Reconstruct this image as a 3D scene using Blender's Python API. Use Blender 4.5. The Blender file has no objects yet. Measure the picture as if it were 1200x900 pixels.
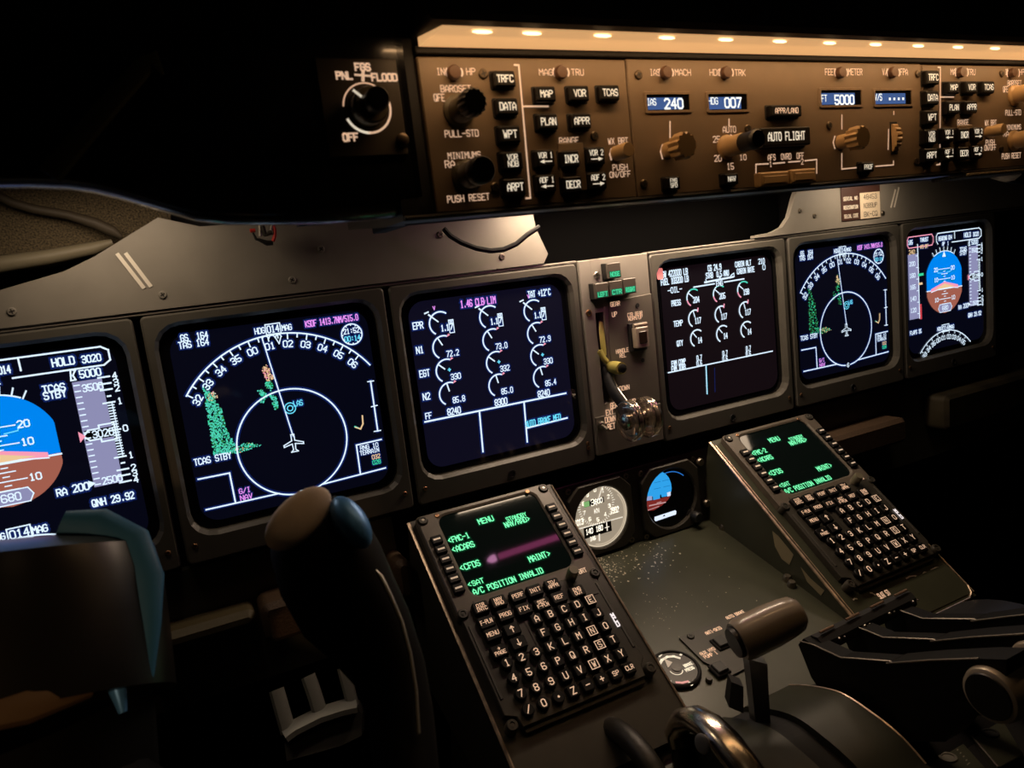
import bpy, math, random
from mathutils import Vector, Matrix
random.seed(7)
SC = bpy.context.scene
COL = SC.collection
R_ = math.radians
# ------------------------------------------------------------------ camera
CAMP = Vector((-0.448556, -0.609432, 1.122342))
CR = Vector((0.889366, -0.457191, 0.002265))
CD = Vector((-0.174037, -0.343125, -0.923026))
CF = Vector((0.422776, 0.820513, -0.384731))
FPX = 856.92
cam_d = bpy.data.cameras.new('camera')
cam_d.sensor_fit = 'HORIZONTAL'
cam_d.sensor_width = 36.0
cam_d.lens = FPX / 1200 * 36.0
cam_d.clip_start = 0.02
cam_d.dof.use_dof = True
cam_d.dof.focus_distance = 0.74
cam_d.dof.aperture_fstop = cam_d.lens / 2.2
cam = bpy.data.objects.new('camera', cam_d)
COL.objects.link(cam)
m3 = Matrix((CR, -CD, -CF)).transposed()
cam.matrix_world = Matrix.Translation(CAMP) @ m3.to_4x4()
SC.camera = cam
# ------------------------------------------------------------------ view, world
SC.view_settings.view_transform = 'Standard'
SC.view_settings.look = 'None'
SC.view_settings.exposure = 0.0
SC.view_settings.gamma = 1.0
SC.view_settings.use_curve_mapping = False
w = bpy.data.worlds.new('night')
SC.world = w
w.use_nodes = True
w.node_tree.nodes['Background'].inputs[0].default_value = (0.25, 0.35, 0.6, 1)
w.node_tree.nodes['Background'].inputs[1].default_value = 0.0006
T15 = math.radians(15)
S15, C15 = math.sin(T15), math.cos(T15)
Z0 = 0.85


def W(a, b, c):
    """instrument panel coordinates (right, up the panel, out of the panel) to world"""
    return Vector((a, b * S15 - c * C15, b * C15 + c * S15 + Z0))


class Frame:
    def __init__(s, o, ux, uy):
        s.o = Vector(o); s.ux = Vector(ux).normalized(); s.uy = Vector(uy).normalized()
        s.n = s.ux.cross(s.uy)
        s.M = Matrix((s.ux, s.uy, s.n)).transposed().to_4x4()
        s.M = Matrix.Translation(s.o) @ s.M

    def hit(s, px, py, h=0.0):
        d = CR * ((px - 600) / FPX) + CD * ((py - 450) / FPX) + CF
        o = s.o + s.n * h
        k = (o - CAMP).dot(s.n) / d.dot(s.n)
        q = CAMP + d * k - s.o
        return q.dot(s.ux), q.dot(s.uy)

    def scale(s, px, py, h=0.0):
        a = s.hit(px, py - 2, h); b = s.hit(px, py + 2, h)
        c = s.hit(px - 2, py, h); d = s.hit(px + 2, py, h)
        return math.dist(c, d) / 4, abs(a[1] - b[1]) / 4


VUP = (0, S15, C15)
MIP = Frame(W(0, 0, 0), (1, 0, 0), VUP)
FCP = Frame(W(0, 0, .25), (1, 0, 0), VUP)
TH = math.radians(52.54)
dn = W(0, -math.cos(TH), math.sin(TH)) - W(0, 0, 0)
PED = Frame(W(0, -.1232, .011), (1, 0, 0), -dn)
ZC = 0.6345
CEN = Frame((0, 0, ZC), (1, 0, 0), (0, 1, 0))
WLD = Frame((0, 0, 0), (1, 0, 0), (0, 1, 0))
SBY = Frame(W(0, 0, -.007), (1, 0, 0), VUP)


def at(px, py, D):
    d = CR * ((px - 600) / FPX) + CD * ((py - 450) / FPX) + CF
    return CAMP + d.normalized() * D


def atx(px, py, x):
    d = CR * ((px - 600) / FPX) + CD * ((py - 450) / FPX) + CF
    return CAMP + d * ((x - CAMP.x) / d.x)


# ------------------------------------------------------------------ lights of the flight deck
def area(name, loc, aim, sx, sy, power, col, spread=180):
    l = bpy.data.lights.new(name, 'AREA')
    l.shape = 'RECTANGLE'; l.size = sx; l.size_y = sy
    l.energy = power; l.color = col; l.spread = math.radians(spread)
    o = bpy.data.objects.new(name, l); COL.objects.link(o)
    z = (Vector(loc) - Vector(aim)).normalized()
    x = Vector((1, 0, 0)); x = (x - z * x.dot(z)).normalized()
    y = z.cross(x)
    o.matrix_world = Matrix.Translation(Vector(loc)) @ Matrix((x, y, z)).transposed().to_4x4()
    return o


WARM = (1.0, 0.66, 0.36)
AMBER = (1.0, 0.58, 0.27)
# bulbs' light along the top of the glareshield panel
area('panel_flood_light', W(0.0, .2325, .274), W(0.0, .12, .25), .60, .006, 0.20, AMBER)
# floods tucked under the glareshield, over the display units
for i, (a, wd, pw, dp) in enumerate(((-.47, .12, .125, .03), (.05, .34, 1.02, .018), (.36, .10, .14, .03))):
    area('glareshield_flood_light', W(a, (.193, .164, .166)[i], (.064, .031, .050)[i]), W(a, .0, .026), wd, dp, pw, (1.0, 0.76, 0.53))
# added dim overhead fill, no such lamp seen
area('overhead_fill', (-.25, -.55, 1.95), (-.1, -.25, .7), .25, .25, 0.06, (1.0, 0.70, 0.40))
# added unseen spot, only to draw a warm streak on the yoke hub
ml = bpy.data.lights.new('hub_streak_light', 'SPOT')
ml.energy = 4.0; ml.color = AMBER; ml.spot_size = R_(16); ml.spot_blend = .7; ml.shadow_soft_size = .02
mo = bpy.data.objects.new('hub_streak_light', ml); COL.objects.link(mo)
ms = Vector((-.86, -1.05, 1.30)); mt = at(5, 760, .45)
mo.matrix_world = Matrix.Translation(ms) @ (mt - ms).to_track_quat('-Z', 'Y').to_matrix().to_4x4()
# ------------------------------------------------------------------ materials
MATS = {}


def mat(name, col, rough=.5, metal=0.0, emit=None, es=0.0, spec=.5, vary=0.0, vscale=40.0, bump=0.0, coat=0.0, wear=None, trans=0.0):
    if name in MATS:
        return MATS[name]
    m = bpy.data.materials.new(name)
    m.use_nodes = True
    nt = m.node_tree
    b = nt.nodes['Principled BSDF']
    b.inputs['Base Color'].default_value = (*col, 1)
    b.inputs['Roughness'].default_value = rough
    b.inputs['Metallic'].default_value = metal
    b.inputs['Specular IOR Level'].default_value = spec
    b.inputs['Coat Weight'].default_value = coat
    b.inputs['Coat Roughness'].default_value = .05
    if trans:
        b.inputs['Transmission Weight'].default_value = trans
    if emit:
        b.inputs['Emission Color'].default_value = (*emit, 1)
        b.inputs['Emission Strength'].default_value = es
    if vary or bump or wear:
        tc = nt.nodes.new('ShaderNodeTexCoord')
        ns = nt.nodes.new('ShaderNodeTexNoise')
        ns.inputs['Scale'].default_value = vscale
        ns.inputs['Detail'].default_value = 6
        nt.links.new(tc.outputs['Object'], ns.inputs['Vector'])
        last = None
        if vary:
            rp = nt.nodes.new('ShaderNodeValToRGB')
            rp.color_ramp.elements[0].position = .3
            rp.color_ramp.elements[1].position = .7
            rp.color_ramp.elements[0].color = (*[c * (1 - vary) for c in col], 1)
            rp.color_ramp.elements[1].color = (*[min(1, c * (1 + vary)) for c in col], 1)
            nt.links.new(ns.outputs['Fac'], rp.inputs['Fac'])
            last = rp.outputs['Color']
        if wear:
            n2 = nt.nodes.new('ShaderNodeTexNoise')
            n2.inputs['Scale'].default_value = wear[1]
            n2.inputs['Detail'].default_value = 9
            n2.inputs['Roughness'].default_value = .7
            nt.links.new(tc.outputs['Object'], n2.inputs['Vector'])
            r2 = nt.nodes.new('ShaderNodeValToRGB')
            r2.color_ramp.elements[0].position = wear[2]
            r2.color_ramp.elements[1].position = wear[2] + .03
            r2.color_ramp.elements[0].color = (0, 0, 0, 1)
            r2.color_ramp.elements[1].color = (1, 1, 1, 1)
            nt.links.new(n2.outputs['Fac'], r2.inputs['Fac'])
            mx = nt.nodes.new('ShaderNodeMix'); mx.data_type = 'RGBA'
            nt.links.new(r2.outputs['Color'], mx.inputs['Factor'])
            if last:
                nt.links.new(last, mx.inputs['A'])
            else:
                mx.inputs['A'].default_value = (*col, 1)
            mx.inputs['B'].default_value = (*wear[0], 1)
            last = mx.outputs['Result']
        if last:
            nt.links.new(last, b.inputs['Base Color'])
        if bump:
            bp = nt.nodes.new('ShaderNodeBump')
            bp.inputs['Strength'].default_value = bump
            bp.inputs['Distance'].default_value = .001
            nt.links.new(ns.outputs['Fac'], bp.inputs['Height'])
            nt.links.new(bp.outputs['Normal'], b.inputs['Normal'])
    MATS[name] = m
    return m


GREY = mat('grey panel paint', (.25, .232, .20), .5, vary=.08, vscale=30, wear=((.42, .38, .32), 55, .70))
BEZ = mat('bezel grey paint', (.096, .090, .076), .42, vary=.08, vscale=40, wear=((.40, .36, .30), 60, .72))
BROWN = mat('brown panel paint', (.19, .135, .085), .5, vary=.06, vscale=50)
OLIVE = mat('olive pedestal paint', (.057, .060, .039), .33, spec=.4, vary=.15, vscale=18, bump=.05, wear=((.32, .29, .22), 70, .715))
DOLIVE = mat('dark olive paint', (.06, .058, .040), .5, vary=.2, vscale=20)
CDUM = mat('dark grey unit paint', (.045, .041, .032), .42, vary=.12, vscale=60, wear=((.28, .22, .14), 80, .73))
BLK = mat('black plastic', (.012, .012, .012), .42)
MBLK = mat('matt black paint', (.008, .008, .009), .75)
SLEA = mat('black padded cover', (.010, .010, .012), .24, bump=.06, vscale=300, coat=.5)
KEYM = mat('black key plastic', (.006, .0055, .005), .5, spec=.25)
TAN = mat('tan knob plastic', (.50, .33, .16), .38, vary=.06)
DTAN = mat('brown button plastic', (.10, .052, .03), .4)
KBRN = mat('dark olive knob plastic', (.09, .075, .045), .45)
CHROME = mat('worn chrome', (.62, .56, .47), .22, 1.0, vary=.15, vscale=60)
STEEL = mat('bare steel', (.45, .42, .36), .35, 1.0)
SCRW = mat('screw steel', (.33, .29, .23), .38, 1.0)
BRASS = mat('brass screw', (.55, .30, .16), .35, 1.0)
GLS = mat('dark display glass', (.004, .004, .006), .06, spec=.6)
PEACH = mat('lit peach legend', (.5, .4, .3), .6, emit=(1.0, .64, .42), es=.58)
PEACHD = mat('dim peach legend', (.5, .4, .3), .6, emit=(1.0, .60, .38), es=.58)
WLEG = mat('lit white legend', (.5, .5, .45), .6, emit=(1.0, .86, .66), es=.60)
WPAINT = mat('white paint', (.85, .80, .70), .5)
CREAM = mat('cream placard', (.75, .64, .48), .5)
INK = mat('black ink', (.02, .018, .015), .6)
YEL = mat('yellow paint', (.42, .37, .10), .4, vary=.15, vscale=60)
RED = mat('red wire', (.55, .04, .03), .4)
BRLEA = mat('brown leather', (.085, .052, .03), .6, bump=.4, vscale=500, vary=.2)
FELT = mat('speckled brown felt', (.10, .078, .045), .95, vary=.75, vscale=700, bump=.3)
CLEAR = mat('clear plastic', (.72, .60, .48), .05, trans=.88, coat=.6)


def em(name, col, s):
    return mat(name, (.0, .0, .0), .5, emit=col, es=s, spec=0)


CW = em('crt white', (.70, .85, 1.0), 1.15)
CWD = em('crt white dim', (.72, .82, 1.0), .55)
CHALO = em('crt blue halation', (.006, .016, .105), 1.0)  # painted glow: dim wide ribbons drawn under the bright strokes
CSCR = mat('crt raster glass', (.004, .004, .006), .07, spec=.6, emit=(.0016, .0019, .0065), es=1.0)
CSCRW = mat('crt glass painted warm reflection', (.004, .004, .006), .07, spec=.6, emit=(.0040, .0036, .0115), es=1.0)  # raster glow plus a warm reflection painted into the emission
CSCRP = mat('crt glass painted plum reflection', (.004, .004, .006), .07, spec=.6, emit=(.0060, .0030, .0042), es=1.0)  # plum emission stands in for a reflection on the glass
CMAG = em('crt magenta', (.85, .30, .95), 1.0)
CCYA = em('crt cyan', (.15, .75, 1.0), 1.0)
CGRN = em('crt green', (.05, .85, .42), .8)
CTEAL = em('crt teal', (.10, .80, .60), .85)
CDGR = em('crt dark green', (.05, .36, .10), .6)
CYEL = em('crt amber', (.95, .65, .35), .9)
CSKY = em('crt sky blue', (.0, .235, .88), 1.0)
CEAR = em('crt earth brown', (.40, .125, .085), .9)
CTAPE = em('crt tape lilac', (.27, .27, .46), 1.0)
CRED = em('crt red', (.75, .06, .08), .8)
CPNK = em('crt pink', (1.0, .36, .50), .95)
FGRN = em('green text', (.20, 1.0, .45), 1.2)
FHALO = em('green halation', (.002, .028, .010), 1.0)  # same painted glow in green, under the keypad screen text
FSCR = mat('monochrome tube glass', (.003, .004, .004), .05, spec=.24, emit=(.0010, .0021, .0015), es=1.0)
LCDB = em('lcd blue', (.055, .105, .27), 1.0)
LCDW = em('lcd white', (.95, .95, .88), 1.2)
# ------------------------------------------------------------------ stroke lettering
GL = {
 'A': '0004264440 0242', 'B': '00063645443303 3342413000', 'C': '4536160501103041', 'D': '0006364541300' + '0',
 'E': '46060040 0333', 'F': '460600 0333', 'G': '45361605011030414323', 'H': '0006 4046 0343', 'I': '1030 2026 1636',
 'J': '0110304146', 'K': '0006 0246 1340', 'L': '060040', 'M': '0006234640', 'N': '00064046', 'O': '100105163645413010',
 'P': '00063645443303', 'Q': '100105163645413010 2240', 'R': '00063645443303 2340', 'S': '011030414233130405163645',
 'T': '0646 2026', 'U': '060110304146', 'V': '062046', 'W': '0610243046', 'X': '0046 0640', 'Y': '062346 2320',
 'Z': '06460040', '0': '100105163645413010', '1': '152620 1030', '2': '05163645440040', '3': '05163645443342413010' + '01 1333',
 '4': '30360242', '5': '460603334241301001', '6': '4536160501103041423303', '7': '064610',
 '8': '13040516364544331302011030414233' + '13', '9': '01103041453616050413' + '43', '-': '0343', '+': '0343 2125',
 '/': '0046', '.': '2021', ',': '2110', ':': '2122 2425', '<': '350331', '>': '154311', '(': '36252130', ')': '16252110',
 '{': '0343 250321', '}': '0343 254321', '^': '2026 042644', '_': '2620 022042', '*': '1516262515', '=': '1124 2411',
}


def rrpts(cx, cy, w, h, r, z, n=4):
    r = min(r, w / 2 - 1e-6, h / 2 - 1e-6)
    out = []
    for k, (sx, sy) in enumerate(((1, 1), (-1, 1), (-1, -1), (1, -1))):
        for i in range(n + 1):
            a = math.pi / 2 * (k + i / n)
            out.append((cx + sx * (w / 2 - r) + r * math.cos(a), cy + sy * (h / 2 - r) + r * math.sin(a), z))
    return out


class MB:
    def __init__(s, off=(0, 0, 0)):
        s.V = []; s.F = []; s.I = []; s.S = []; s.m = []; s.X = None; s.off = Vector(off)

    def mi(s, m):
        if m not in s.m:
            s.m.append(m)
        return s.m.index(m)

    def v(s, p):
        p = Vector(p)
        if s.X is not None:
            p = s.X @ p
        s.V.append(p + s.off)
        return len(s.V) - 1

    def face(s, ids, m, sm=False):
        s.F.append(ids); s.I.append(s.mi(m)); s.S.append(sm)

    def poly(s, pts, m):
        s.face([s.v(p) for p in pts], m)
        return s

    def flat(s, pts, z, m):
        return s.poly([(x, y, z) for x, y in pts], m)

    def loft(s, loops, m, c0=False, c1=True, sm=False, closed=False):
        L = [[s.v(p) for p in lp] for lp in loops]
        n = len(L[0])
        pairs = list(zip(L[:-1], L[1:]))
        if closed:
            pairs.append((L[-1], L[0]))
        for A, B in pairs:
            for i in range(n):
                j = (i + 1) % n
                s.face([A[i], A[j], B[j], B[i]], m, sm)
        if c0:
            s.face(list(reversed(L[0])), m)
        if c1:
            s.face(list(L[-1]), m)
        return s

    def rr(s, cx, cy, w, h, r, z0, z1, ch, m, c0=False, sm=False):
        return s.loft([rrpts(cx, cy, w, h, r, z0), rrpts(cx, cy, w, h, r, z1 - ch),
                       rrpts(cx, cy, w - 2 * ch, h - 2 * ch, max(r - ch, .0001), z1)], m, c0, True, sm)

    def box(s, x0, x1, y0, y1, z0, z1, ch, m, c0=True):
        return s.rr((x0 + x1) / 2, (y0 + y1) / 2, x1 - x0, y1 - y0, max(ch, .0004), z0, z1, ch, m, c0)

    def prism(s, pts, z0, z1, ch, m, c0=True):
        """vertical prism of a 2D outline; ch is a chamfer made by shrinking toward the centroid"""
        cx = sum(p[0] for p in pts) / len(pts); cy = sum(p[1] for p in pts) / len(pts)
        def sh(k):
            out = []
            for x, y in pts:
                d = math.hypot(x - cx, y - cy) or 1
                out.append((x - (x - cx) / d * k, y - (y - cy) / d * k))
            return out
        loops = [[(x, y, z0) for x, y in pts], [(x, y, z1 - ch) for x, y in pts]]
        if ch:
            loops.append([(x, y, z1) for x, y in sh(ch)])
        return s.loft(loops, m, c0, True)

    def lathe(s, cx, cy, prof, m, n=24, sm=True, rf=None, c0=False, c1=True):
        loops = []
        for r, z in prof:
            loops.append([(cx + (r if rf is None else rf(r, z, i, n)) * math.cos(2 * math.pi * i / n),
                           cy + (r if rf is None else rf(r, z, i, n)) * math.sin(2 * math.pi * i / n), z) for i in range(n)])
        return s.loft(loops, m, c0, c1, sm)

    def tube(s, pts, rad, m, n=10, caps=True, flat=1.0, up=None):
        pts = [Vector(p) for p in pts]
        if not isinstance(rad, (list, tuple)):
            rad = [rad] * len(pts)
        loops = []; u = None
        for i, p in enumerate(pts):
            t = (pts[min(i + 1, len(pts) - 1)] - pts[max(i - 1, 0)]).normalized()
            if u is None:
                u = Vector(up) if up else Vector((0, 0, 1))
                if abs(u.normalized().dot(t)) > .95:
                    u = Vector((1, 0, 0))
            u = (u - t * u.dot(t)).normalized()
            v_ = t.cross(u)
            loops.append([p + u * rad[i] * flat * math.cos(2 * math.pi * k / n) + v_ * rad[i] * math.sin(2 * math.pi * k / n) for k in range(n)])
        return s.loft(loops, m, caps, caps, True)

    def ell(s, c, ax, m, nu=20, nv=12):
        c = Vector(c); A = [Vector(a) for a in ax]
        loops = []
        for j in range(nv + 1):
            t = -math.pi / 2 + math.pi * j / nv
            t = max(min(t, math.pi / 2 - .02), -math.pi / 2 + .02)
            loops.append([c + A[0] * math.cos(t) * math.cos(2 * math.pi * i / nu) + A[1] * math.cos(t) * math.sin(2 * math.pi * i / nu) + A[2] * math.sin(t) for i in range(nu)])
        return s.loft(loops, m, True, True, True)

    def rib(s, pts, w, z, m, closed=False, ext=.5):
        P = [Vector((p[0], p[1])) for p in pts]
        segs = list(zip(P[:-1], P[1:]))
        if closed:
            segs.append((P[-1], P[0]))
        for a, b in segs:
            d = b - a
            if d.length < 1e-7:
                d = Vector((1, 0)) * 1e-6
            d = d.normalized(); e = d * w * ext; q = Vector((-d.y, d.x)) * w / 2
            s.poly([(*(a - e - q), z), (*(b + e - q), z), (*(b + e + q), z), (*(a - e + q), z)], m)
        return s

    def arc(s, cx, cy, r, a0, a1, w, z, m, n=24, sx=1.0):
        return s.rib([(cx + sx * r * math.cos(R_(a0 + (a1 - a0) * i / n)), cy + r * math.sin(R_(a0 + (a1 - a0) * i / n))) for i in range(n + 1)], w, z, m, ext=.15)

    def disc(s, cx, cy, r, z, m, n=20, sx=1.0):
        return s.flat([(cx + sx * r * math.cos(2 * math.pi * i / n), cy + r * math.sin(2 * math.pi * i / n)) for i in range(n)], z, m)

    def text(s, st, cx, cy, h, z, m, width=None, lw=None, rot=0.0, halo=None, al='c'):
        n = len(st)
        gw = .62 * h; adv = gw * 1.36
        tot = adv * (n - 1) + gw
        kx = 1.0
        if width:
            kx = width / tot
        lw = lw or h * .135
        x0 = {'c': -tot / 2, 'l': 0, 'r': -tot}[al]
        ca, sa = math.cos(rot), math.sin(rot)
        for i, ch in enumerate(st):
            if ch == ' ' or ch not in GL:
                continue
            for stroke in GL[ch].split(' '):
                pts = []
                for k in range(0, len(stroke), 2):
                    x = (x0 + i * adv + int(stroke[k]) / 4 * gw) * kx
                    y = (int(stroke[k + 1]) / 6 - .5) * h
                    pts.append((cx + x * ca - y * sa, cy + x * sa + y * ca))
                if halo:
                    s.rib(pts, lw * 3.4, z - .00012, halo)
                s.rib(pts, lw, z, m, ext=.4)
        return s

    def ptext(s, F, st, px, py, hpx, m, wpx=None, h=0.0, lw=None, halo=None, dz=.0002, rot=0.0):
        x, y = F.hit(px, py, h)
        sx, sy = F.scale(px, py, h)
        return s.text(st, x, y, hpx * sy, h + dz, m, width=(wpx * sx if wpx else None), lw=lw, halo=halo, rot=rot)

    def prib(s, F, pts, w, m, h=0.0, dz=.0002, closed=False):
        return s.rib([F.hit(px, py, h) for px, py in pts], w, h + dz, m, closed)

    def mesh(s, name, org=Vector((0, 0, 0))):
        me = bpy.data.meshes.new(name)
        me.from_pydata([tuple(p - org) for p in s.V], [], s.F)
        for m in s.m:
            me.materials.append(m)
        me.polygons.foreach_set('material_index', s.I)
        me.polygons.foreach_set('use_smooth', s.S)
        me.update()
        if any(s.S):
            me.set_sharp_from_angle(angle=R_(38))
        return me


ORG = {}


def tag(o, label=None, cat=None, group=None, kind=None):
    if label: o['label'] = label
    if cat: o['category'] = cat
    if group: o['group'] = group
    if kind: o['kind'] = kind
    return o


def thing(name, label, cat, F=WLD, org=(0, 0, 0), group=None):
    o = bpy.data.objects.new(name, None)
    o.empty_display_size = .01
    COL.objects.link(o)
    o.matrix_world = F.M @ Matrix.Translation(Vector(org))
    ORG[o.name] = Vector(org)
    return tag(o, label, cat, group)


def part(name, mb, parent, label=None):
    org = ORG[parent.name]
    o = bpy.data.objects.new(name, mb.mesh(name, org))
    COL.objects.link(o)
    o.parent = parent
    ORG[o.name] = org
    if label: o['label'] = label
    return o


def single(name, mb, label, cat, F=WLD, org=None, group=None, kind=None):
    if org is None:
        n = len(mb.V)
        org = Vector((sum(p.x for p in mb.V) / n, sum(p.y for p in mb.V) / n, min(p.z for p in mb.V)))
    org = Vector(org)
    o = bpy.data.objects.new(name, mb.mesh(name, org))
    COL.objects.link(o)
    o.matrix_world = F.M @ Matrix.Translation(org)
    ORG[o.name] = org
    return tag(o, label, cat, group, kind)


def struct(name, mb, F=WLD):
    return single(name, mb, None, None, F, (0, 0, 0), None, 'structure')


def screw(parent, x, y, z, r=.0032, m=None, name='screw', dark=False):
    """a cross-head screw seated on a surface of its parent's frame"""
    b = MB()
    mm = m or SCRW
    b.lathe(x, y, [(r, z), (r, z + r * .25), (r * .8, z + r * .42)], mm, 14)
    a = random.uniform(0, 1.5)
    for k in (0, math.pi / 2):
        c, s_ = math.cos(a + k) * r * .6, math.sin(a + k) * r * .6
        b.rib([(x - c, y - s_), (x + c, y + s_)], r * .3, z + r * .44, INK, ext=0)
    return part(name, b, parent)
# ================================================================== THE SETTING
def slab(name, x0, x1, y0, y1, z0, z1, m):
    b = MB(); b.box(x0, x1, y0, y1, z0, z1, 0, m); return struct(name, b)


SHELL = mat('dark lining', (.03, .027, .024), .8, vary=.2, vscale=6)
slab('floor', -1.25, 1.25, -1.9, .55, -.03, 0, SHELL)
slab('ceiling', -1.25, 1.25, -1.9, .55, 2.0, 2.03, SHELL)
slab('wall_left', -1.28, -1.25, -1.9, .55, 0, 2.0, SHELL)
slab('wall_right', 1.25, 1.28, -1.9, .55, 0, 2.0, SHELL)
slab('wall_back', -1.25, 1.25, -1.93, -1.9, 0, 2.0, SHELL)
slab('wall_front', -1.25, 1.25, .55, .58, 0, 2.0, SHELL)
# ================================================================== MAIN INSTRUMENT PANEL
OW, OH = .185, .1787
MX, MT, MBT = .0089, .0098, .0233
DU = {'pfd1': -.5640, 'nd1': -.3559, 'ead': -.1483, 'sd': .1483, 'nd2': .3559, 'pfd2': .5640}
TOPB = OH / 2 + MT
b = MB()
b.box(-.80, .80, -.128, .19, -.075, -.062, .001, MBLK)
b.box(-.60, .60, -.1345, -.119, -.060, -.050, .0, MBLK)
struct('unseen_panel_backing', b, MIP)  # unseen black backing and filler behind the displays, not trim
ip = thing('instrument_panel', 'grey main instrument panel carrying the row of displays under the glareshield', 'instrument panel', MIP, (0, .10, -.03))
# upper fascia strip with the cut-out over the landing gear panel
l1 = [MIP.hit(0, 340), MIP.hit(75, 318), MIP.hit(110, 301), MIP.hit(185, 255)]
b = MB()
YB = TOPB + .0042
outl = [(-.78, YB), (-.085, YB), (-.079, .1125), (-.0895, .1385), (-.093, .166), (-.40, .166), l1[3], l1[2], l1[1], l1[0], (-.78, .108)]
b.prism(outl, -.006, .0005, 0, GREY)
for p, q in (((137, 297), (169, 338)), ((147, 296.5), (177, 336))):
    b.rib([MIP.hit(*p), MIP.hit(*q)], .0029, .0012, WPAINT, ext=0)
part('upper_fascia', b, ip, 'grey left upper fascia with a pair of slanted white stripes')
b = MB()
outr = [(.78, YB), (.78, .166), (.280, .166), (.268, .146), (.258, .124), (.246, .1125), (.228, .1075), (.200, .1062), (.200, YB)]
b.prism(outr, -.006, .0005, 0, GREY)
for p, q in (((1048.5, 222), (1043, 243.5)), ((1052.5, 219.5), (1047, 243))):
    b.rib([MIP.hit(*p), MIP.hit(*q)], .0029, .0012, WPAINT, ext=0)
part('upper_fascia', b, ip, 'grey right upper fascia with a pair of slanted white stripes')
b = MB()
b.box(-.11, .30, YB - .002, .185, -.060, -.056, 0, mat('recess black', (.0025, .0025, .0026), .9, spec=.05))
part('recess_plate', b, ip, 'black recess behind the fascia cut-out')
b = MB()
b.box(-.74, -.046, TOPB + .0008, TOPB + .0032, -.012, -.001, .0006, GREY)
part('trim_rail', b, ip)
b = MB()
b.box(.046, .74, TOPB + .0008, TOPB + .0032, -.012, -.001, .0006, GREY)
part('trim_rail', b, ip)
for px, py in ((190.5, 345.5), (14, 365), (342, 328), (588, 301), (376, 292), (516, 275), (954, 253), (937, 247), (1034, 250)):
    x, y = MIP.hit(px, py)
    screw(ip, x, y, .0005, .0032, GREY if px < 400 else SCRW)

# ------------------------------------------------------------------ display units
RZ = -.007     # depth of the glowing raster behind the bezel face


def display_unit(cx, label, draw, warm=False, notes=()):
    t = thing('display_unit', label, 'display', MIP, (cx, -.115, -.035), 'display units in the instrument panel row')
    o = (cx, 0, 0)
    b = MB(o)
    cy = (MT - MBT) / 2
    w_, h_ = OW + 2 * MX, OH + MT + MBT
    b.loft([rrpts(0, cy, w_, h_, .004, -.034), rrpts(0, cy, w_, h_, .004, -.0016), rrpts(0, cy, w_ - .003, h_ - .003, .003, 0),
            rrpts(0, .0, OW + .0052, OH + .0052, .021, 0), rrpts(0, 0, OW - .001, OH - .001, .0185, -.0038), rrpts(0, 0, OW - .001, OH - .001, .0185, -.012)], BEZ, False, False)
    part('bezel', b, t)
    b = MB(o)
    b.flat([(p[0], p[1]) for p in rrpts(0, 0, OW + .002, OH + .002, .018, 0, 6)], RZ - .0012, GLS)
    b.flat([(p[0], p[1]) for p in rrpts(0, .0, OW - .017, OH - .015, .016, 0, 6)], RZ - .0008, warm or CSCR)
    draw(b)
    part('screen', b, t)
    for sx in (-1, 1):
        screw(t, cx + sx * (OW / 2 + .001), -OH / 2 - .0075, 0, .0022, BRASS)
    b = MB(o)
    b.lathe(0, -OH / 2 - .0145, [(.0042, 0), (.0042, .0012), (.0030, .0012), (.0028, -.001)], MBLK, 16)
    part('latch_socket', b, t)
    return t


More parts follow.
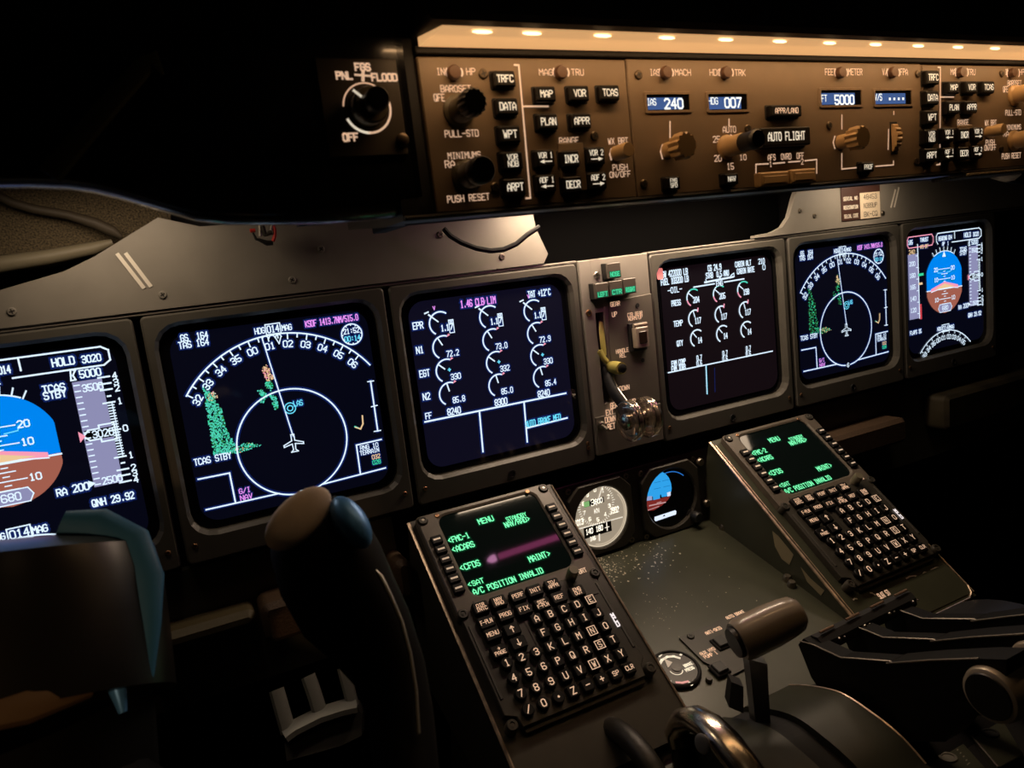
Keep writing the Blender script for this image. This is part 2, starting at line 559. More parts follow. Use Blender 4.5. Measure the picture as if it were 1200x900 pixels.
def nd_draw(dark):
    C0 = DU['nd1']

    def q(x, y):
        p = MIP.hit(160 + x / 3, 340 + y / 3, RZ); return (p[0] - C0, p[1])

    def draw(b):
        Z = RZ
        T_ = lambda s, x, y, h, m, w_=None, rot=0, hl=CHALO: b.text(s, *q(x, y), h * .80, Z, m, width=w_ and w_ * .72, rot=rot, halo=hl, lw=h * .135)
        L, Rr, Tt, Bb = q(345, 545), q(743, 505), q(560, 347), q(545, 718)
        ax, ay = q(552, 535)
        cx_, cy_ = (L[0] + Rr[0]) / 2, (Tt[1] + Bb[1]) / 2
        rr_ = ((Rr[0] - L[0]) / 2 + (Tt[1] - Bb[1]) / 2) / 2
        top = q(480, 158)
        ra = math.dist((cx_, cy_), top)
        e0, e1 = q(170, 372), q(820, 265)
        a0 = math.degrees(math.atan2(e0[1] - cy_, e0[0] - cx_)); a1 = math.degrees(math.atan2(e1[1] - cy_, e1[0] - cx_))
        ra0 = (math.dist((cx_, cy_), e0) + math.dist((cx_, cy_), e1) + ra) / 3
        ra = ra0
        b.arc(cx_, cy_, ra, a1, a0, .0042, Z - .00014, CHALO, 60)
        b.arc(cx_, cy_, ra, a1, a0, .0013, Z, CW, 60)
        for k in range(-10, 11):
            hd = 14 + k * 5
            ang = 90 - (k * 5 - 4 + (0 if True else 0))
            hdg = 10 + k * 5
            ang = 90 - (hdg - 14)
            if ang < a1 or ang > a0 + .5:
                continue
            ln = .0055 if hdg % 10 == 0 else .004
            c, s_ = math.cos(R_(ang)), math.sin(R_(ang))
            b.rib([(cx_ + ra * c, cy_ + ra * s_), (cx_ + (ra - ln) * c, cy_ + (ra - ln) * s_)], .0011, Z, CW, ext=0)
            if hdg % 10 == 0:
                rl = ra - .0095
                b.text('%02d' % ((hdg // 10) % 36), cx_ + rl * c, cy_ + rl * s_, .0054, Z, CW, rot=R_(ang - 90), halo=CHALO, lw=.001)
        b.arc(cx_, cy_, rr_, 0, 360, .0042, Z - .00014, CHALO, 72)
        b.arc(cx_, cy_, rr_, 0, 360, .0013, Z, CW, 72)
        b.flat([(cx_ - .004, cy_ - rr_ - .003), (cx_ + .004, cy_ - rr_ - .003), (cx_ + .004, cy_ - rr_ + .003), (cx_ - .004, cy_ - rr_ + .003)], Z + .00005, GLS)
        b.text('6', cx_, cy_ - rr_, .005, Z + .0001, CW, lw=.0009)
        b.rib([q(550, 512), q(441, 168)], .0032, Z - .00013, CHALO)
        b.rib([q(550, 512), q(441, 168)], .0010, Z, CW)
        # aircraft
        for pts in ([(-4, -22), (-4, -5), (-26, 4), (-26, 9), (-4, 4), (-3, 20), (-9, 26), (9, 26), (3, 20), (4, 4), (26, 9), (26, 4), (4, -5), (4, -22)],):
            b.rib([(ax + x_ * .00033, ay - y_ * .00033) for x_, y_ in pts], .0009, Z, CW, True)
        # station
        lx, ly = q(540, 415)
        b.arc(lx, ly, .0048, 0, 360, .0009, Z, CCYA, 20); b.arc(lx, ly, .0025, 0, 360, .0009, Z, CCYA, 8)
        T_('LAS', 568, 397, .0058, CCYA, .0105)
        # texts
        T_('GS  164', 203, 163, .0066, CW, .029); T_('TAS 164', 201, 188, .0066, CW, .032)
        T_('HDG', 433, 143, .006, CW, .0112); T_('MAG', 528, 131, .006, CW, .0112)
        x_, y_ = q(480, 136)
        b.rib([(x_ - .0062, y_ - .0044), (x_ + .0062, y_ - .0044), (x_ + .0062, y_ + .0044), (x_ - .0062, y_ + .0044)], .0009, Z, CW, True)
        T_('014', 480, 136, .0072, CW, .0135)
        for k in (-7, -2, 3):
            b.arc(x_ + k * .0011, y_ - .008, .0026, 0, 180, .0009, Z, CW, 8)
        b.rib([(x_ + .0005, y_ - .0075), (x_ + .003, y_ - .0135), (x_ + .0055, y_ - .0075)], .0009, Z, CW)
        T_('KSDF 1413.7NM/515.0', 687, 107, .0066, CMAG, .066)
        gx, gy = q(757, 155)
        b.arc(gx, gy, .0094, 0, 360, .0034, Z - .00013, CHALO, 32); b.arc(gx, gy, .0094, 0, 360, .0011, Z, CW, 32)
        for k in range(12):
            c, s_ = math.cos(R_(30 * k)), math.sin(R_(30 * k))
            b.rib([(gx + .0092 * c, gy + .0092 * s_), (gx + .0078 * c, gy + .0078 * s_)], .001, Z, CW, ext=0)
        b.text('21:52', gx, gy + .0032, .0044, Z, CW, width=.0142, halo=CHALO, lw=.0008); b.text('00:14', gx, gy - .0038, .0044, Z, CCYA, width=.0142, halo=CHALO, lw=.0008)
        T_('TCAS STBY', 268, 593, .0066, CW, .041)
        for ln in ([(217, 665), (327, 643), (348, 747)], [(245, 772), (500, 715)], [(655, 682), (875, 625)], [(860, 525), (773, 545), (787, 645)], [(823, 320), (848, 495)]):
            b.rib([q(*p) for p in ln], .0036, Z - .00013, CHALO); b.rib([q(*p) for p in ln], .0013, Z, CW)
        for u, v_ in (((813, 322), (833, 319)), ((826, 410), (846, 405)), ((836, 497), (858, 493))):
            b.rib([q(*u), q(*v_)], .001, Z, CW)
        T_('RNG 10', 818, 549, .0048, CW, .0235); T_('TERRAIN', 819, 567, .0048, CW, .025)
        T_('032', 842, 585, .0048, CYEL, .0105); T_('028', 844, 604, .0048, CGRN, .0105)
        T_('G/I', 380, 704, .0054, CMAG, .0125); T_('NAV', 386, 727, .0054, CMAG, .0135)
        b.rib([q(770, 482), q(788, 488), q(796, 470), q(794, 442)], .0013, Z, CYEL)
        b.rib([q(768, 480), q(778, 484)], .0013, Z, CTEAL)
        # terrain returns, speckled
        def inside(P, x, y):
            c = False; j = len(P) - 1
            for i in range(len(P)):
                if (P[i][1] > y) != (P[j][1] > y) and x < (P[j][0] - P[i][0]) * (y - P[i][1]) / (P[j][1] - P[i][1]) + P[i][0]:
                    c = not c
                j = i
            return c
        rnd = random.Random(3)
        def blob(P, n, cols, sz=.0009):
            xs = [p[0] for p in P]; ys = [p[1] for p in P]; k = 0
            while k < n:
                x, y = rnd.uniform(min(xs), max(xs)), rnd.uniform(min(ys), max(ys))
                if inside(P, x, y):
                    a, c = q(x, y); s_ = sz * rnd.uniform(.6, 1.2); k += 1
                    b.flat([(a - s_, c - s_), (a + s_, c - s_), (a + s_, c + s_), (a - s_, c + s_)], Z - .00005, rnd.choice(cols))
        G = [CDGR, CDGR, CGRN] if dark else [CTEAL, CTEAL, CTEAL, CGRN, CDGR]
        blob([(232, 338), (248, 345), (275, 385), (300, 420), (308, 462), (320, 495), (345, 540), (352, 572), (272, 580), (255, 480)], 300 if dark else 900, G, .00052)
        blob([(345, 548), (392, 535), (440, 545), (395, 562), (350, 575)], 100, G + [CYEL], .0005)
        if not dark:
            blob([(250, 365), (270, 355), (288, 375), (262, 392), (250, 385)], 50, [CYEL, CYEL, CPNK, CTEAL], .0005)
            blob([(440, 275), (458, 262), (472, 285), (482, 310), (460, 322), (448, 300)], 130, [CYEL, CYEL, CYEL, CPNK, CEAR], .0005)
        else:
            blob([(440, 275), (458, 262), (472, 285), (482, 310), (460, 322), (448, 300)], 45, [CDGR, CYEL], .0007)
        for P in ([(450, 325), (475, 320), (480, 345), (455, 345)], [(425, 352), (442, 350), (462, 372), (445, 395), (430, 392), (440, 375)], [(468, 350), (485, 362), (500, 410), (488, 420), (470, 385)]):
            blob(P, 22 if dark else 55, G, .0006)
    return draw


def pfd_draw():
    CA, CB = DU['pfd1'], DU['pfd2']

    def p1(x, y):
        p = MIP.hit(x / 3, 360 + y / 3, RZ); return (p[0] - CA, p[1])

    def p2(x, y):
        p = MIP.hit(1020 + x / 6.667, 220 + y / 6.667, RZ); return (p[0] - CB, p[1])

    def p3(x, y):
        p = MIP.hit(920 + x / 3.75, 230 + y / 3.75, RZ); return (p[0] - CB, p[1])

    def draw(b):
        Z = RZ
        T_ = lambda s, p, h, m, w_=None: b.text(s, p[0], p[1], h * .82, Z + .0001, m, width=w_ and w_ * .76, halo=CHALO, lw=h * .15)
        # attitude globe
        gxl = p2(440, 700)[0]; gxr = p1(205, 470)[0]
        gx = (gxl + gxr) / 2; W2 = (gxr - gxl) / 2
        gt = p2(585, 492)[1]; gb = p3(706, 512)[1]
        gy = (gt + gb) / 2; H2 = (gt - gb) / 2
        def lim(y):
            d = max(0, 1 - ((y - gy) / H2) ** 2) ** .5 * H2 * .95
            return min(W2, d)
        hl, hr = p1(5, 552), p1(215, 515)
        k = (hr[1] - hl[1]) / (hr[0] - hl[0])
        hz = hr[1] - k * (gxr - gx)           # horizon height at the globe centre
        N = 40
        def region(y0f, y1f, m):
            pass
        ys = [gb + (gt - gb) * i / N for i in range(N + 1)]
        for i in range(N):
            y0, y1 = ys[i], ys[i + 1]
            m = CEAR if (y0 + y1) / 2 < hz else CSKY
            b.flat([(gx - lim(y0), y0), (gx + lim(y0), y0), (gx + lim(y1), y1), (gx - lim(y1), y1)], Z - .0001, m)
        # the tilt of the horizon
        t0, t1 = hz - k * W2, hz + k * W2
        b.flat([(gx - W2, min(t0, hz) - .001), (gx, hz - .001), (gx - W2, hz + .0025)], Z - .00008, CSKY) if t0 < hz else None
        b.flat([(gx, hz - .001), (gx + W2, hz - .0025), (gx + W2, t1)], Z - .00008, CEAR) if t1 > hz else None
        b.rib([(gx - W2, t0), (gx + W2, t1)], .0014, Z, CW)
        gs = H2 / 31.0
        for d in (5, 10, 15, 20, -5, -10, -15):
            hw = .013 if d % 10 == 0 else .0065
            y = hz + d * gs
            b.rib([(gx - hw, y - k * hw), (gx + hw, y + k * hw)], .0009, Z + .00005, CW)
            if d % 10 == 0:
                for sx in (-1, 1):
                    b.text(str(abs(d)), gx + sx * .0185, y + k * sx * .0185, .0052, Z + .00005, CW, lw=.001)
        for d in (2.5, 7.5, 12.5, 17.5, -2.5, -7.5, -12.5):
            b.rib([(gx - .002, hz + d * gs), (gx + .002, hz + d * gs)], .0009, Z + .00005, CW)
        for sx in (-1, 1):
            b.rib([(gx + sx * .005, hz + 16 * gs), (gx + sx * .014, hz + 16.6 * gs), (gx + sx * .015, hz + 19 * gs)], .0009, Z + .00005, CCYA)
        # roll scale and pointer
        for a in (-30, -20, -10, 0, 10, 20, 30):
            c, s_ = math.cos(R_(90 + a)), math.sin(R_(90 + a))
            r0 = H2 * 1.0
            b.rib([(gx + r0 * c, gy + r0 * s_), (gx + (r0 + .006) * c, gy + (r0 + .006) * s_)], .0011, Z, CW)
        b.arc(gx, gy, H2, 62, 118, .0011, Z, CW, 16)
        b.flat([(gx - .004, gt - .008), (gx + .004, gt - .008), (gx, gt)], Z + .0001, CW)
        # flight director wings
        wy = hz + 1.2 * gs
        b.flat([(gx, wy + .0085), (gx + .030, wy + .001), (gx + .030, wy - .0035), (gx + .012, wy - .001), (gx - .012, wy - .001), (gx - .030, wy - .0035), (gx - .030, wy + .001)], Z + .00008, CPNK)
        b.flat([(gx, wy + .0055), (gx + .022, wy - .0005), (gx - .022, wy - .0005)], Z + .00012, CYEL)
        b.rib([(gx - .030, wy - .0035), (gx - .012, wy - .001), (gx + .012, wy - .001), (gx + .030, wy - .0035)], .0010, Z + .00014, CW)
        # radio altitude box
        b.flat([(gx - .012, gb + .002), (gx + .012, gb + .002), (gx + .015, gb + .0075), (gx + .012, gb + .013), (gx - .012, gb + .013), (gx - .015, gb + .0075)], Z + .00008, CTAPE)
        b.rib([(gx - .012, gb + .002), (gx + .012, gb + .002), (gx + .015, gb + .0075), (gx + .012, gb + .013), (gx - .012, gb + .013), (gx - .015, gb + .0075)], .0009, Z + .0001, CW, True)
        b.text('680', gx, gb + .0075, .0058, Z + .0001, CW, width=.0125, lw=.0009)
        # mode boxes
        tl, br = p2(515, 345), p1(384, 158)
        tl = (tl[0], p1(365, 137)[1]); bl = (tl[0], p1(365, 203)[1])
        r_ = p1(384, 168)
        b.rib([(tl[0] + .003, tl[1]), (r_[0] - .005, tl[1]), (r_[0], (tl[1] + bl[1]) / 2 + .004), (r_[0], (tl[1] + bl[1]) / 2 - .004), (r_[0] - .005, bl[1]), (tl[0] + .034, bl[1])], .0013, Z, CW)
        b.rib([(tl[0] + .003, tl[1]), (tl[0], tl[1] - .004), (tl[0], bl[1] + .004), (tl[0] + .003, bl[1])], .0013, Z, CW)
        T_('HEADING 014', p2(585, 392), .0066, CW, .038); T_('AP  1', (p2(585, 420)[0], bl[1] - .0005), .006, CW, .018)
        T_('HOLD', p1(222, 191), .0072, CW, .0195); T_('3020', p1(321, 180), .0066, CW, .017)
        b.rib([p1(64, 183), p1(73, 222)], .0013, Z, CW)
        a0, a1 = p2(287, 385), p2(492, 430)
        yl0, yl1 = tl[1], bl[1]
        b.rib([(a0[0] + .003, yl0), (a1[0] - .003, yl0), (a1[0], yl0 - .004), (a1[0], yl1 + .004), (a1[0] - .003, yl1), (a0[0] + .003, yl1), (a0[0], yl1 + .004), (a0[0], yl0 - .004)], .0013, Z, CPNK, True)
        T_('185', p2(312, 428), .0066, CW, .012); T_('THRUST', p2(420, 405), .006, CW, .022); T_('ATS OFF', (p2(420, 440)[0], bl[1] - .0005), .0055, CYEL, .022)
        T_('TCAS', p1(189, 285), .0068, CW, .0195); T_('STBY', p1(193, 307), .0068, CW, .0195)
        # altitude tape
        ta = [p1(252, 264), p1(362, 249), p1(429, 615), p1(332, 632)]
        xL = (ta[0][0] + ta[3][0]) / 2; xR = (ta[1][0] + ta[2][0]) / 2; yT = (ta[0][1] + ta[1][1]) / 2; yB = (ta[2][1] + ta[3][1]) / 2
        b.flat([(xL, yB), (xR, yB), (xR, yT), (xL, yT)], Z - .0001, CTAPE)
        for i in range(18):
            y = yT + (yB - yT) * (i + .6) / 18
            b.rib([(xL + .001, y), (xL + .0045, y)], .001, Z, CW)
        b.text('3500', (xL + xR) / 2 + .003, yT - .006, .0054, Z, CW, width=.0140, lw=.0009)
        b.text('2500', (xL + xR) / 2 + .003, yB + .0036, .0054, Z, CW, width=.0140, lw=.0009)
        ym = p1(375, 440)[1]
        b.flat([(xL + .001, ym - .0042), (xR + .001, ym - .0042), (xR + .001, ym + .0042), (xL + .001, ym + .0042)], Z - .00005, GLS)
        b.rib([(xL + .004, ym - .0042), (xR - .009, ym - .0042), (xR - .009, ym - .0068), (xR + .002, ym - .0068), (xR + .002, ym + .0068), (xR - .009, ym + .0068), (xR - .009, ym + .0042), (xL + .004, ym + .0042), (xL, ym)], .0012, Z, CW, True)
        b.text('3020', (xL + xR) / 2 + .0035, ym, .0056, Z + .0001, CW, width=.0145, lw=.0009)
        b.flat([(xL - .003, ym - .0045), (xL + .0015, ym), (xL - .003, ym + .0045)], Z + .0001, CPNK)
        T_('5000', p1(317, 231), .007, CW, .019)
        b.rib([p1(247, 220), p1(250, 258), p1(266, 255), p1(256, 240), p1(264, 222), p1(247, 220)], .0012, Z, CW)
        # vertical speed scale
        xs = p1(418, 430)[0]
        v4, v4b = p1(383, 243)[1], p1(455, 610)[1]
        for f, s_ in ((0, '4'), (.062, '3'), (.118, '2'), (.24, '1'), (.5, '0'), (.76, '1'), (.882, '2'), (.938, '3'), (1, '4')):
            y = v4 + (v4b - v4) * f
            b.rib([(xs - .007, y), (xs + .001, y)], .0013, Z, CW)
            b.text(s_, xs + .0048, y, .0048, Z, CW, lw=.0009)
        for i in range(21):
            y = v4 + (v4b - v4) * (.24 + .52 * i / 20)
            b.rib([(xs - .004, y), (xs, y)], .0009, Z, CW)
        b.rib([(xs - .001, v4 + (v4b - v4) * .24), (xs - .001, v4 + (v4b - v4) * .76)], .0007, Z, CW)
        for f in (.18, .82):
            y = v4 + (v4b - v4) * f
            b.rib([(xs - .003, y), (xs - .001, y)], .0013, Z, CW)
        T_('RA', p1(217, 650), .0066, CW, .0088); T_('200', p1(284, 633), .007, CW, .0145)
        c_ = p1(322, 621)
        b.flat([(c_[0] - .002, c_[1] - .003), (c_[0] + .003, c_[1]), (c_[0] - .002, c_[1] + .003)], Z, CW)
        T_('QNH 29.92', p1(398, 675), .0068, CW, .0395)
        # airspeed tape
        sa, sb = p3(540, 258), p3(592, 535)
        sL, sR = p3(541, 300)[0], p3(585, 300)[0]
        b.flat([(sL, sb[1]), (sR, sb[1]), (sR, sa[1]), (sL, sa[1])], Z - .0001, CTAPE)
        b.rib([(sR, sb[1]), (sR, sa[1] + .012)], .0016, Z, CW)
        b.rib([(sR + .003, sb[1]), (sR + .003, sb[1] + .017)], .004, Z, CRED)
        for i, s_ in enumerate(('240', '200', '180', '165', '140', '120')):
            y = sa[1] + .003 + (sb[1] - sa[1]) * (i / 5.6)
            b.text(s_, (sL + sR) / 2 - .002, y, .0056, Z, CYEL if i == 0 else CW, width=.0115, lw=.0009)
            b.rib([(sR - .004, y - .006), (sR, y - .006)], .001, Z, CW)
        y = sa[1] + (sb[1] - sa[1]) * .33
        b.rib([(sR + .001, y), (sR + .009, y)], .0035, Z, CGRN)
        b.rib([(sR + .001, y - .0125), (sR + .0065, y - .0125)], .003, Z, CYEL)
        T_('FLAPS 35', p3(574, 597), .0062, CW, .031)
        # partial compass
        T_('HDG', p3(678, 583), .0060, CW, .0112); T_('MAG', p1(140, 780), .0066, CW, .0130)
        x_, y_ = p3(707, 578)
        x_ = gx
        b.rib([(x_ - .0078, y_ - .0050), (x_ + .0078, y_ - .0050), (x_ + .0078, y_ + .0050), (x_ - .0078, y_ + .0050)], .001, Z, CW, True)
        b.text('014', x_, y_, .0062, Z, CW, width=.0125, lw=.0010, halo=CHALO)
        rad = .077; ccy = p3(705, 590)[1] - rad
        b.arc(gx, ccy, rad, 43, 137, .0013, Z, CW, 30)
        for i in range(-4, 5):
            a = 90 - i * 10 + 4
            c, s_ = math.cos(R_(a)), math.sin(R_(a))
            b.rib([(gx + rad * c, ccy + rad * s_), (gx + (rad - .004) * c, ccy + (rad - .004) * s_)], .001, Z, CW)
            b.text('%02d' % ((i + 1) % 36), gx + (rad - .0095) * c, ccy + (rad - .0095) * s_, .0058, Z, CW, rot=R_(a - 90), lw=.001)
    return draw


def ead_draw(b):
    C0 = DU['ead']; Z = RZ
    def q(x, y):
        p = MIP.hit(450 + x / 3.216, 310 + y / 3.216, RZ); return (p[0] - C0, p[1])
    T_ = lambda s, x, y, h, m, w_=None: b.text(s, *q(x, y), h, Z, m, width=w_, halo=CHALO, lw=h * .17)
    rows = (((213, 222), (400, 198), (565, 175)), ((226, 312), (412, 285), (578, 260)), ((238, 400), (425, 370), (590, 343)), ((250, 487), (434, 455), (600, 425)))
    vals = (('1.17', '1.17', '1.17'), ('72.2', '73.0', '72.9'), ('330', '332', '330'), ('85.8', '85.0', '85.4'))
    r = .0113
    for i, row in enumerate(rows):
        for j, (x, y) in enumerate(row):
            cx, cy = q(x, y)
            a0 = 52 if i == 0 else 68
            b.arc(cx, cy, r, a0, 236, .0036, Z - .00013, CHALO, 22)
            b.arc(cx, cy, r, a0, 236, .0014, Z, CW, 22)
            na = (138, 118, 138, 102)[i]
            c, s_ = math.cos(R_(na)), math.sin(R_(na))
            b.rib([(cx + (r - .001) * c, cy + (r - .001) * s_), (cx + r * .28 * c, cy + r * .28 * s_)], .0013, Z, CW)
            if i == 0:
                b.rib([(cx + (r + .003) * c, cy + (r + .003) * s_), (cx + r * c, cy + r * s_)], .0016, Z, CW)
                b.rib([(cx - .011, cy + .0125), (cx - .0145, cy + .0115)], .0014, Z, CW)
                b.text('V', cx - .0045, cy + .0155, .0032, Z, CMAG, lw=.0008)
                b.flat([(cx + .0085, cy - .0105), (cx + .0132, cy - .0105), (cx + .0132, cy + .0020), (cx + .0085, cy + .0020)], Z - .00004, CHALO)
                b.rib([(cx + .0085, cy - .0105), (cx + .0132, cy - .0105), (cx + .0132, cy + .0020), (cx + .0085, cy + .0020)], .0009, Z, CW, True)
                b.text('7', cx + .0108, cy - .0045, .0052, Z, CW, lw=.0012)
                b.text('8', cx + .0108, cy + .0002, .0032, Z, CW, lw=.0009)
                b.text('1.1', cx + .0040, cy - .0048, .0055, Z, CW, width=.0075, lw=.0011, halo=CHALO)
            else:
                b.flat([(cx + r * .36, cy + r * .84), (cx + r * .36 + .004, cy + r * .98), (cx + r * .36 + .002, cy + r * 1.12)], Z, CPNK)
                b.text(vals[i][j], cx + .0082, cy - .0070, .0055, Z, CW, width=.0125 if i != 2 else .0100, lw=.0009, halo=CHALO)
                if i == 2:
                    b.text('+', cx + .0025, cy + .0005, .0038, Z, CCYA, lw=.0012)
    for s, x, y in (('EPR', 128, 230), ('N1', 135, 322), ('EGT', 153, 410), ('N2', 160, 497)):
        T_(s, x, y, .0062, CW, .0098 if len(s) == 3 else .0068)
    T_('FF', 168, 570, .0056, CW, .006)
    for s, x, y in (('8240', 264, 552), ('8300', 441, 517), ('8240', 602, 485)):
        T_(s, x, y, .0062, CW, .0135)
    T_('1.46 CLB LIM', 355, 141, .0066, CMAG, .0375); T_('TAT +12*C', 585, 108, .0062, CW, .026)
    for ln in ([(155, 593), (685, 485)], [(360, 558), (373, 705)], [(528, 522), (540, 668)], [(538, 616), (690, 578)]):
        b.rib([q(*p) for p in ln], .0045, Z - .00013, CHALO); b.rib([q(*p) for p in ln], .0017, Z, CW)
    T_('AUTO BRAKE MED', 600, 588, .0062, CCYA, .042)


def sd_draw(b):
    C0 = DU['sd']; Z = RZ
    def q(x, y):
        p = MIP.hit(750 + x / 3.91, 270 + y / 3.91, RZ); return (p[0] - C0, p[1])
    T_ = lambda s, x, y, h, m, w_=None: b.text(s, *q(x, y), h, Z, m, width=w_, lw=h * .17)
    T_('GW 422000 LB', 160, 195, .0066, CW, .036); T_('FUEL 103200 LB', 160, 229, .0066, CW, .0385)
    T_('CG 24.9', 342, 170, .0066, CW, .0195); T_('STAB  0.5 ANU', 355, 201, .0062, CW, .034)
    T_('CABIN ALT', 473, 152, .006, CW, .0245); T_('210', 557, 141, .006, CW, .0095); T_('CABIN RATE', 485, 183, .006, CW, .027); T_('0', 568, 168, .006, CW)
    b.rib([q(247, 260), q(476, 222)], .0016, Z, CW); b.rib([q(298, 238), q(425, 213)], .0022, Z, CW)
    b.rib([q(413, 218), q(432, 212), q(430, 196), q(417, 206)], .0012, Z, CW, True); b.rib([q(302, 225), q(304, 240)], .0012, Z, CW)
    b.flat([q(360, 212), q(372, 210), q(367, 226)], Z, CW)
    x, y = q(364, 243); b.flat([(x - .007, y - .003), (x + .007, y - .003), (x + .007, y + .003), (x - .007, y + .003)], Z + .00005, GLS); b.text('ENG', x, y, .0052, Z + .0001, CW, width=.0095, lw=.001)
    T_('-OIL-', 160, 272, .006, CW, .0195)
    rows = (((246, 308), (366, 291), (476, 272)), ((254, 404), (374, 385), (484, 365)), ((263, 494), (381, 474), (491, 455)))
    vals = (('204', '205', '198'), ('117', '117', '117'), ('14', '14', '14'))
    r = .0098
    for i, row in enumerate(rows):
        for j, (x, y) in enumerate(row):
            cx, cy = q(x, y)
            a0 = 50 if i != 1 else 66
            b.arc(cx, cy, r, a0, 238, .0016, Z, CW if i else CTEAL, 20)
            if i == 0:
                b.arc(cx, cy, r, 190, 238, .0017, Z + .00003, CPNK, 8); b.arc(cx, cy, r, 120, 190, .0016, Z + .00003, CW, 8)
            if i == 1:
                b.rib([(cx + r * .42, cy + r * .8), (cx + r * .5, cy + r * 1.15)], .0016, Z, CPNK)
            na = (140, 105, 130)[i]; c, s_ = math.cos(R_(na)), math.sin(R_(na))
            b.rib([(cx + r * c, cy + r * s_), (cx + r * .2 * c, cy + r * .2 * s_)], .0012, Z, CW)
            b.text(vals[i][j], cx + .0035, cy - .0028, .0062, Z, CW, width=.0085 if len(vals[i][j]) == 3 else .0055, lw=.0011)
    for s, x, y in (('PRESS', 166, 332), ('TEMP', 175, 426), ('QTY', 183, 517)):
        T_(s, x, y, .006, CW, .0125 if len(s) > 3 else .0082)
    T_('EVM COMP', 177, 605, .0058, CW, .0195); T_('EVM TURB', 177, 630, .0058, CW, .0195)
    for x, y in ((272, 584), (390, 563), (497, 541)):
        T_('0.7', x, y, .0058, CW, .0072); T_('0.6', x, y + 25, .0058, CW, .0072)
    b.rib([q(130, 652), q(607, 553)], .0014, Z, CW); b.rib([q(303, 622), q(308, 748)], .0016, Z, CCYA); b.rib([q(302, 622), q(307, 748)], .0009, Z + .00003, CW)
    b.rib([q(342, 630), q(344, 740)], .0008, Z, CHALO)
    x, y = q(91, 199)
    b.flat([(p[0], p[1]) for p in rrpts(x, y, .0085, .0125, .002, 0)], Z + .0001, mat('pink sticker', (.9, .35, .33), .6, emit=(1.0, .28, .25), es=.7))


display_unit(DU['pfd1'], 'flight display with blue and brown attitude globe cropped by left frame edge', pfd_draw())
display_unit(DU['nd1'], 'large compass-arc display with bright teal terrain behind the black control grip', nd_draw(False))
display_unit(DU['ead'], 'display of white engine gauges in three columns left of gear lever', ead_draw, CSCRW)
display_unit(DU['sd'], 'display of oil gauges with pink sticker right of the gear lever', sd_draw, CSCRP)
display_unit(DU['nd2'], 'small far compass-arc display with dark green terrain right of oil gauges', nd_draw(True))
display_unit(DU['pfd2'], 'far right flight display with whole blue and brown attitude globe', pfd_draw())

# ------------------------------------------------------------------ placard on the fascia
x0, y1 = MIP.hit(984.5, 229.5); x1, _ = MIP.hit(1030, 225); _, y0 = MIP.hit(1005, 257.5)
b = MB()
DBRN = mat('dark brown placard', (.055, .022, .016), .5)
b.box(x0, x1, y0, y1 + .012, .0006, .0016, .0002, DBRN)
xm = MIP.hit(1006, 240)[0]
for i, (lab, val) in enumerate((('SERIAL NO', '48453'), ('REGISTRATION', 'N389UP'), ('SELCAL CODE', 'BK-CQ'))):
    yc = y1 - .0045 - i * (y1 - y0 - .002) / 2.75
    b.box(xm + .001, x1 - .001, yc - .0055, yc + .0055, .0014, .0019, .0001, CREAM)
    b.text(lab, (x0 + xm) / 2, yc, .0042, .0018, WPAINT, width=(xm - x0) * .78, lw=.0008)
    b.text(val, (xm + x1) / 2, yc, .0058, .0021, INK, width=(x1 - xm) * .62, lw=.0007)
single('placard', b, 'small brown and cream registration placard on grey fascia above far right displays', 'placard', MIP)

# ------------------------------------------------------------------ landing gear panel
gp = thing('landing_gear_console', 'narrow grey landing gear panel between engine and oil gauge displays', 'control panel', MIP, (0, -.115, -.03))
gbot = (MIP.hit(768, 518.5)[1] + MIP.hit(697, 533.5)[1]) / 2
gz = lambda x, y: (670 + x / 3.6, 280 + y / 3.6)
GH = lambda x, y, h=0.0: MIP.hit(*gz(x, y), h)
s0 = GH(117, 310); s1 = GH(168, 690)
SXL, SXR = s0[0] - .0048, s0[0] + .0048
b = MB()
yslot0, yslot1 = s1[1], s0[1]
b.box(-.0445, SXL, gbot, .1015, -.03, .0, .001, GREY)
b.box(SXR, .0445, gbot, .1015, -.03, .0, .001, GREY)
b.box(SXL - .001, SXR + .001, yslot1, .1015, -.03, .0, .0003, GREY)
b.box(SXL - .001, SXR + .001, gbot, yslot0, -.03, .0, .0003, GREY)
b.box(SXL - .002, SXR + .002, yslot0 - .003, yslot1 + .003, -.031, -.028, .0, MBLK)
part('panel_plate', b, gp)
b = MB()
rp = [(GH(153, 265)[0], GH(153, 265)[1]), (.0435, GH(300, 235)[1]), (.0435, gbot + .045), (SXR + .003, gbot + .045), (SXR + .003, GH(155, 480)[1]), (GH(153, 400)[0], GH(153, 440)[1])]
b.prism([rp[0], rp[1], rp[2], rp[3], rp[4], rp[5]][::-1], 0, .0022, .0004, mat('gear plate grey', (.16, .145, .12), .45, vary=.06))
z = .0024
for s, x, y, h_, w_ in (('GEAR', 183, 274, .0045, .0115), ('UP', 180, 318, .0048, .006), ('CTR GEAR', 266, 317, .0040, .0195), ('NORM/UP', 268, 333, .0040, .0185), ('HANDLE', 213, 471, .0042, .016), ('REL', 215, 491, .0042, .0078), ('DOWN', 222, 628, .0048, .0125)):
    b.text(s, *GH(x, y, .0022), h_, z, PEACHD, width=w_, lw=h_ * .17)
part('gear_plate', b, gp)
b = MB()
lp0, lp1 = GH(80, 700), GH(360, 640)
b.box(-.0435, .0435, gbot + .0005, gbot + .0425, 0, .0024, .0005, mat('gear plate grey', (.16, .145, .12)))
z = .0026
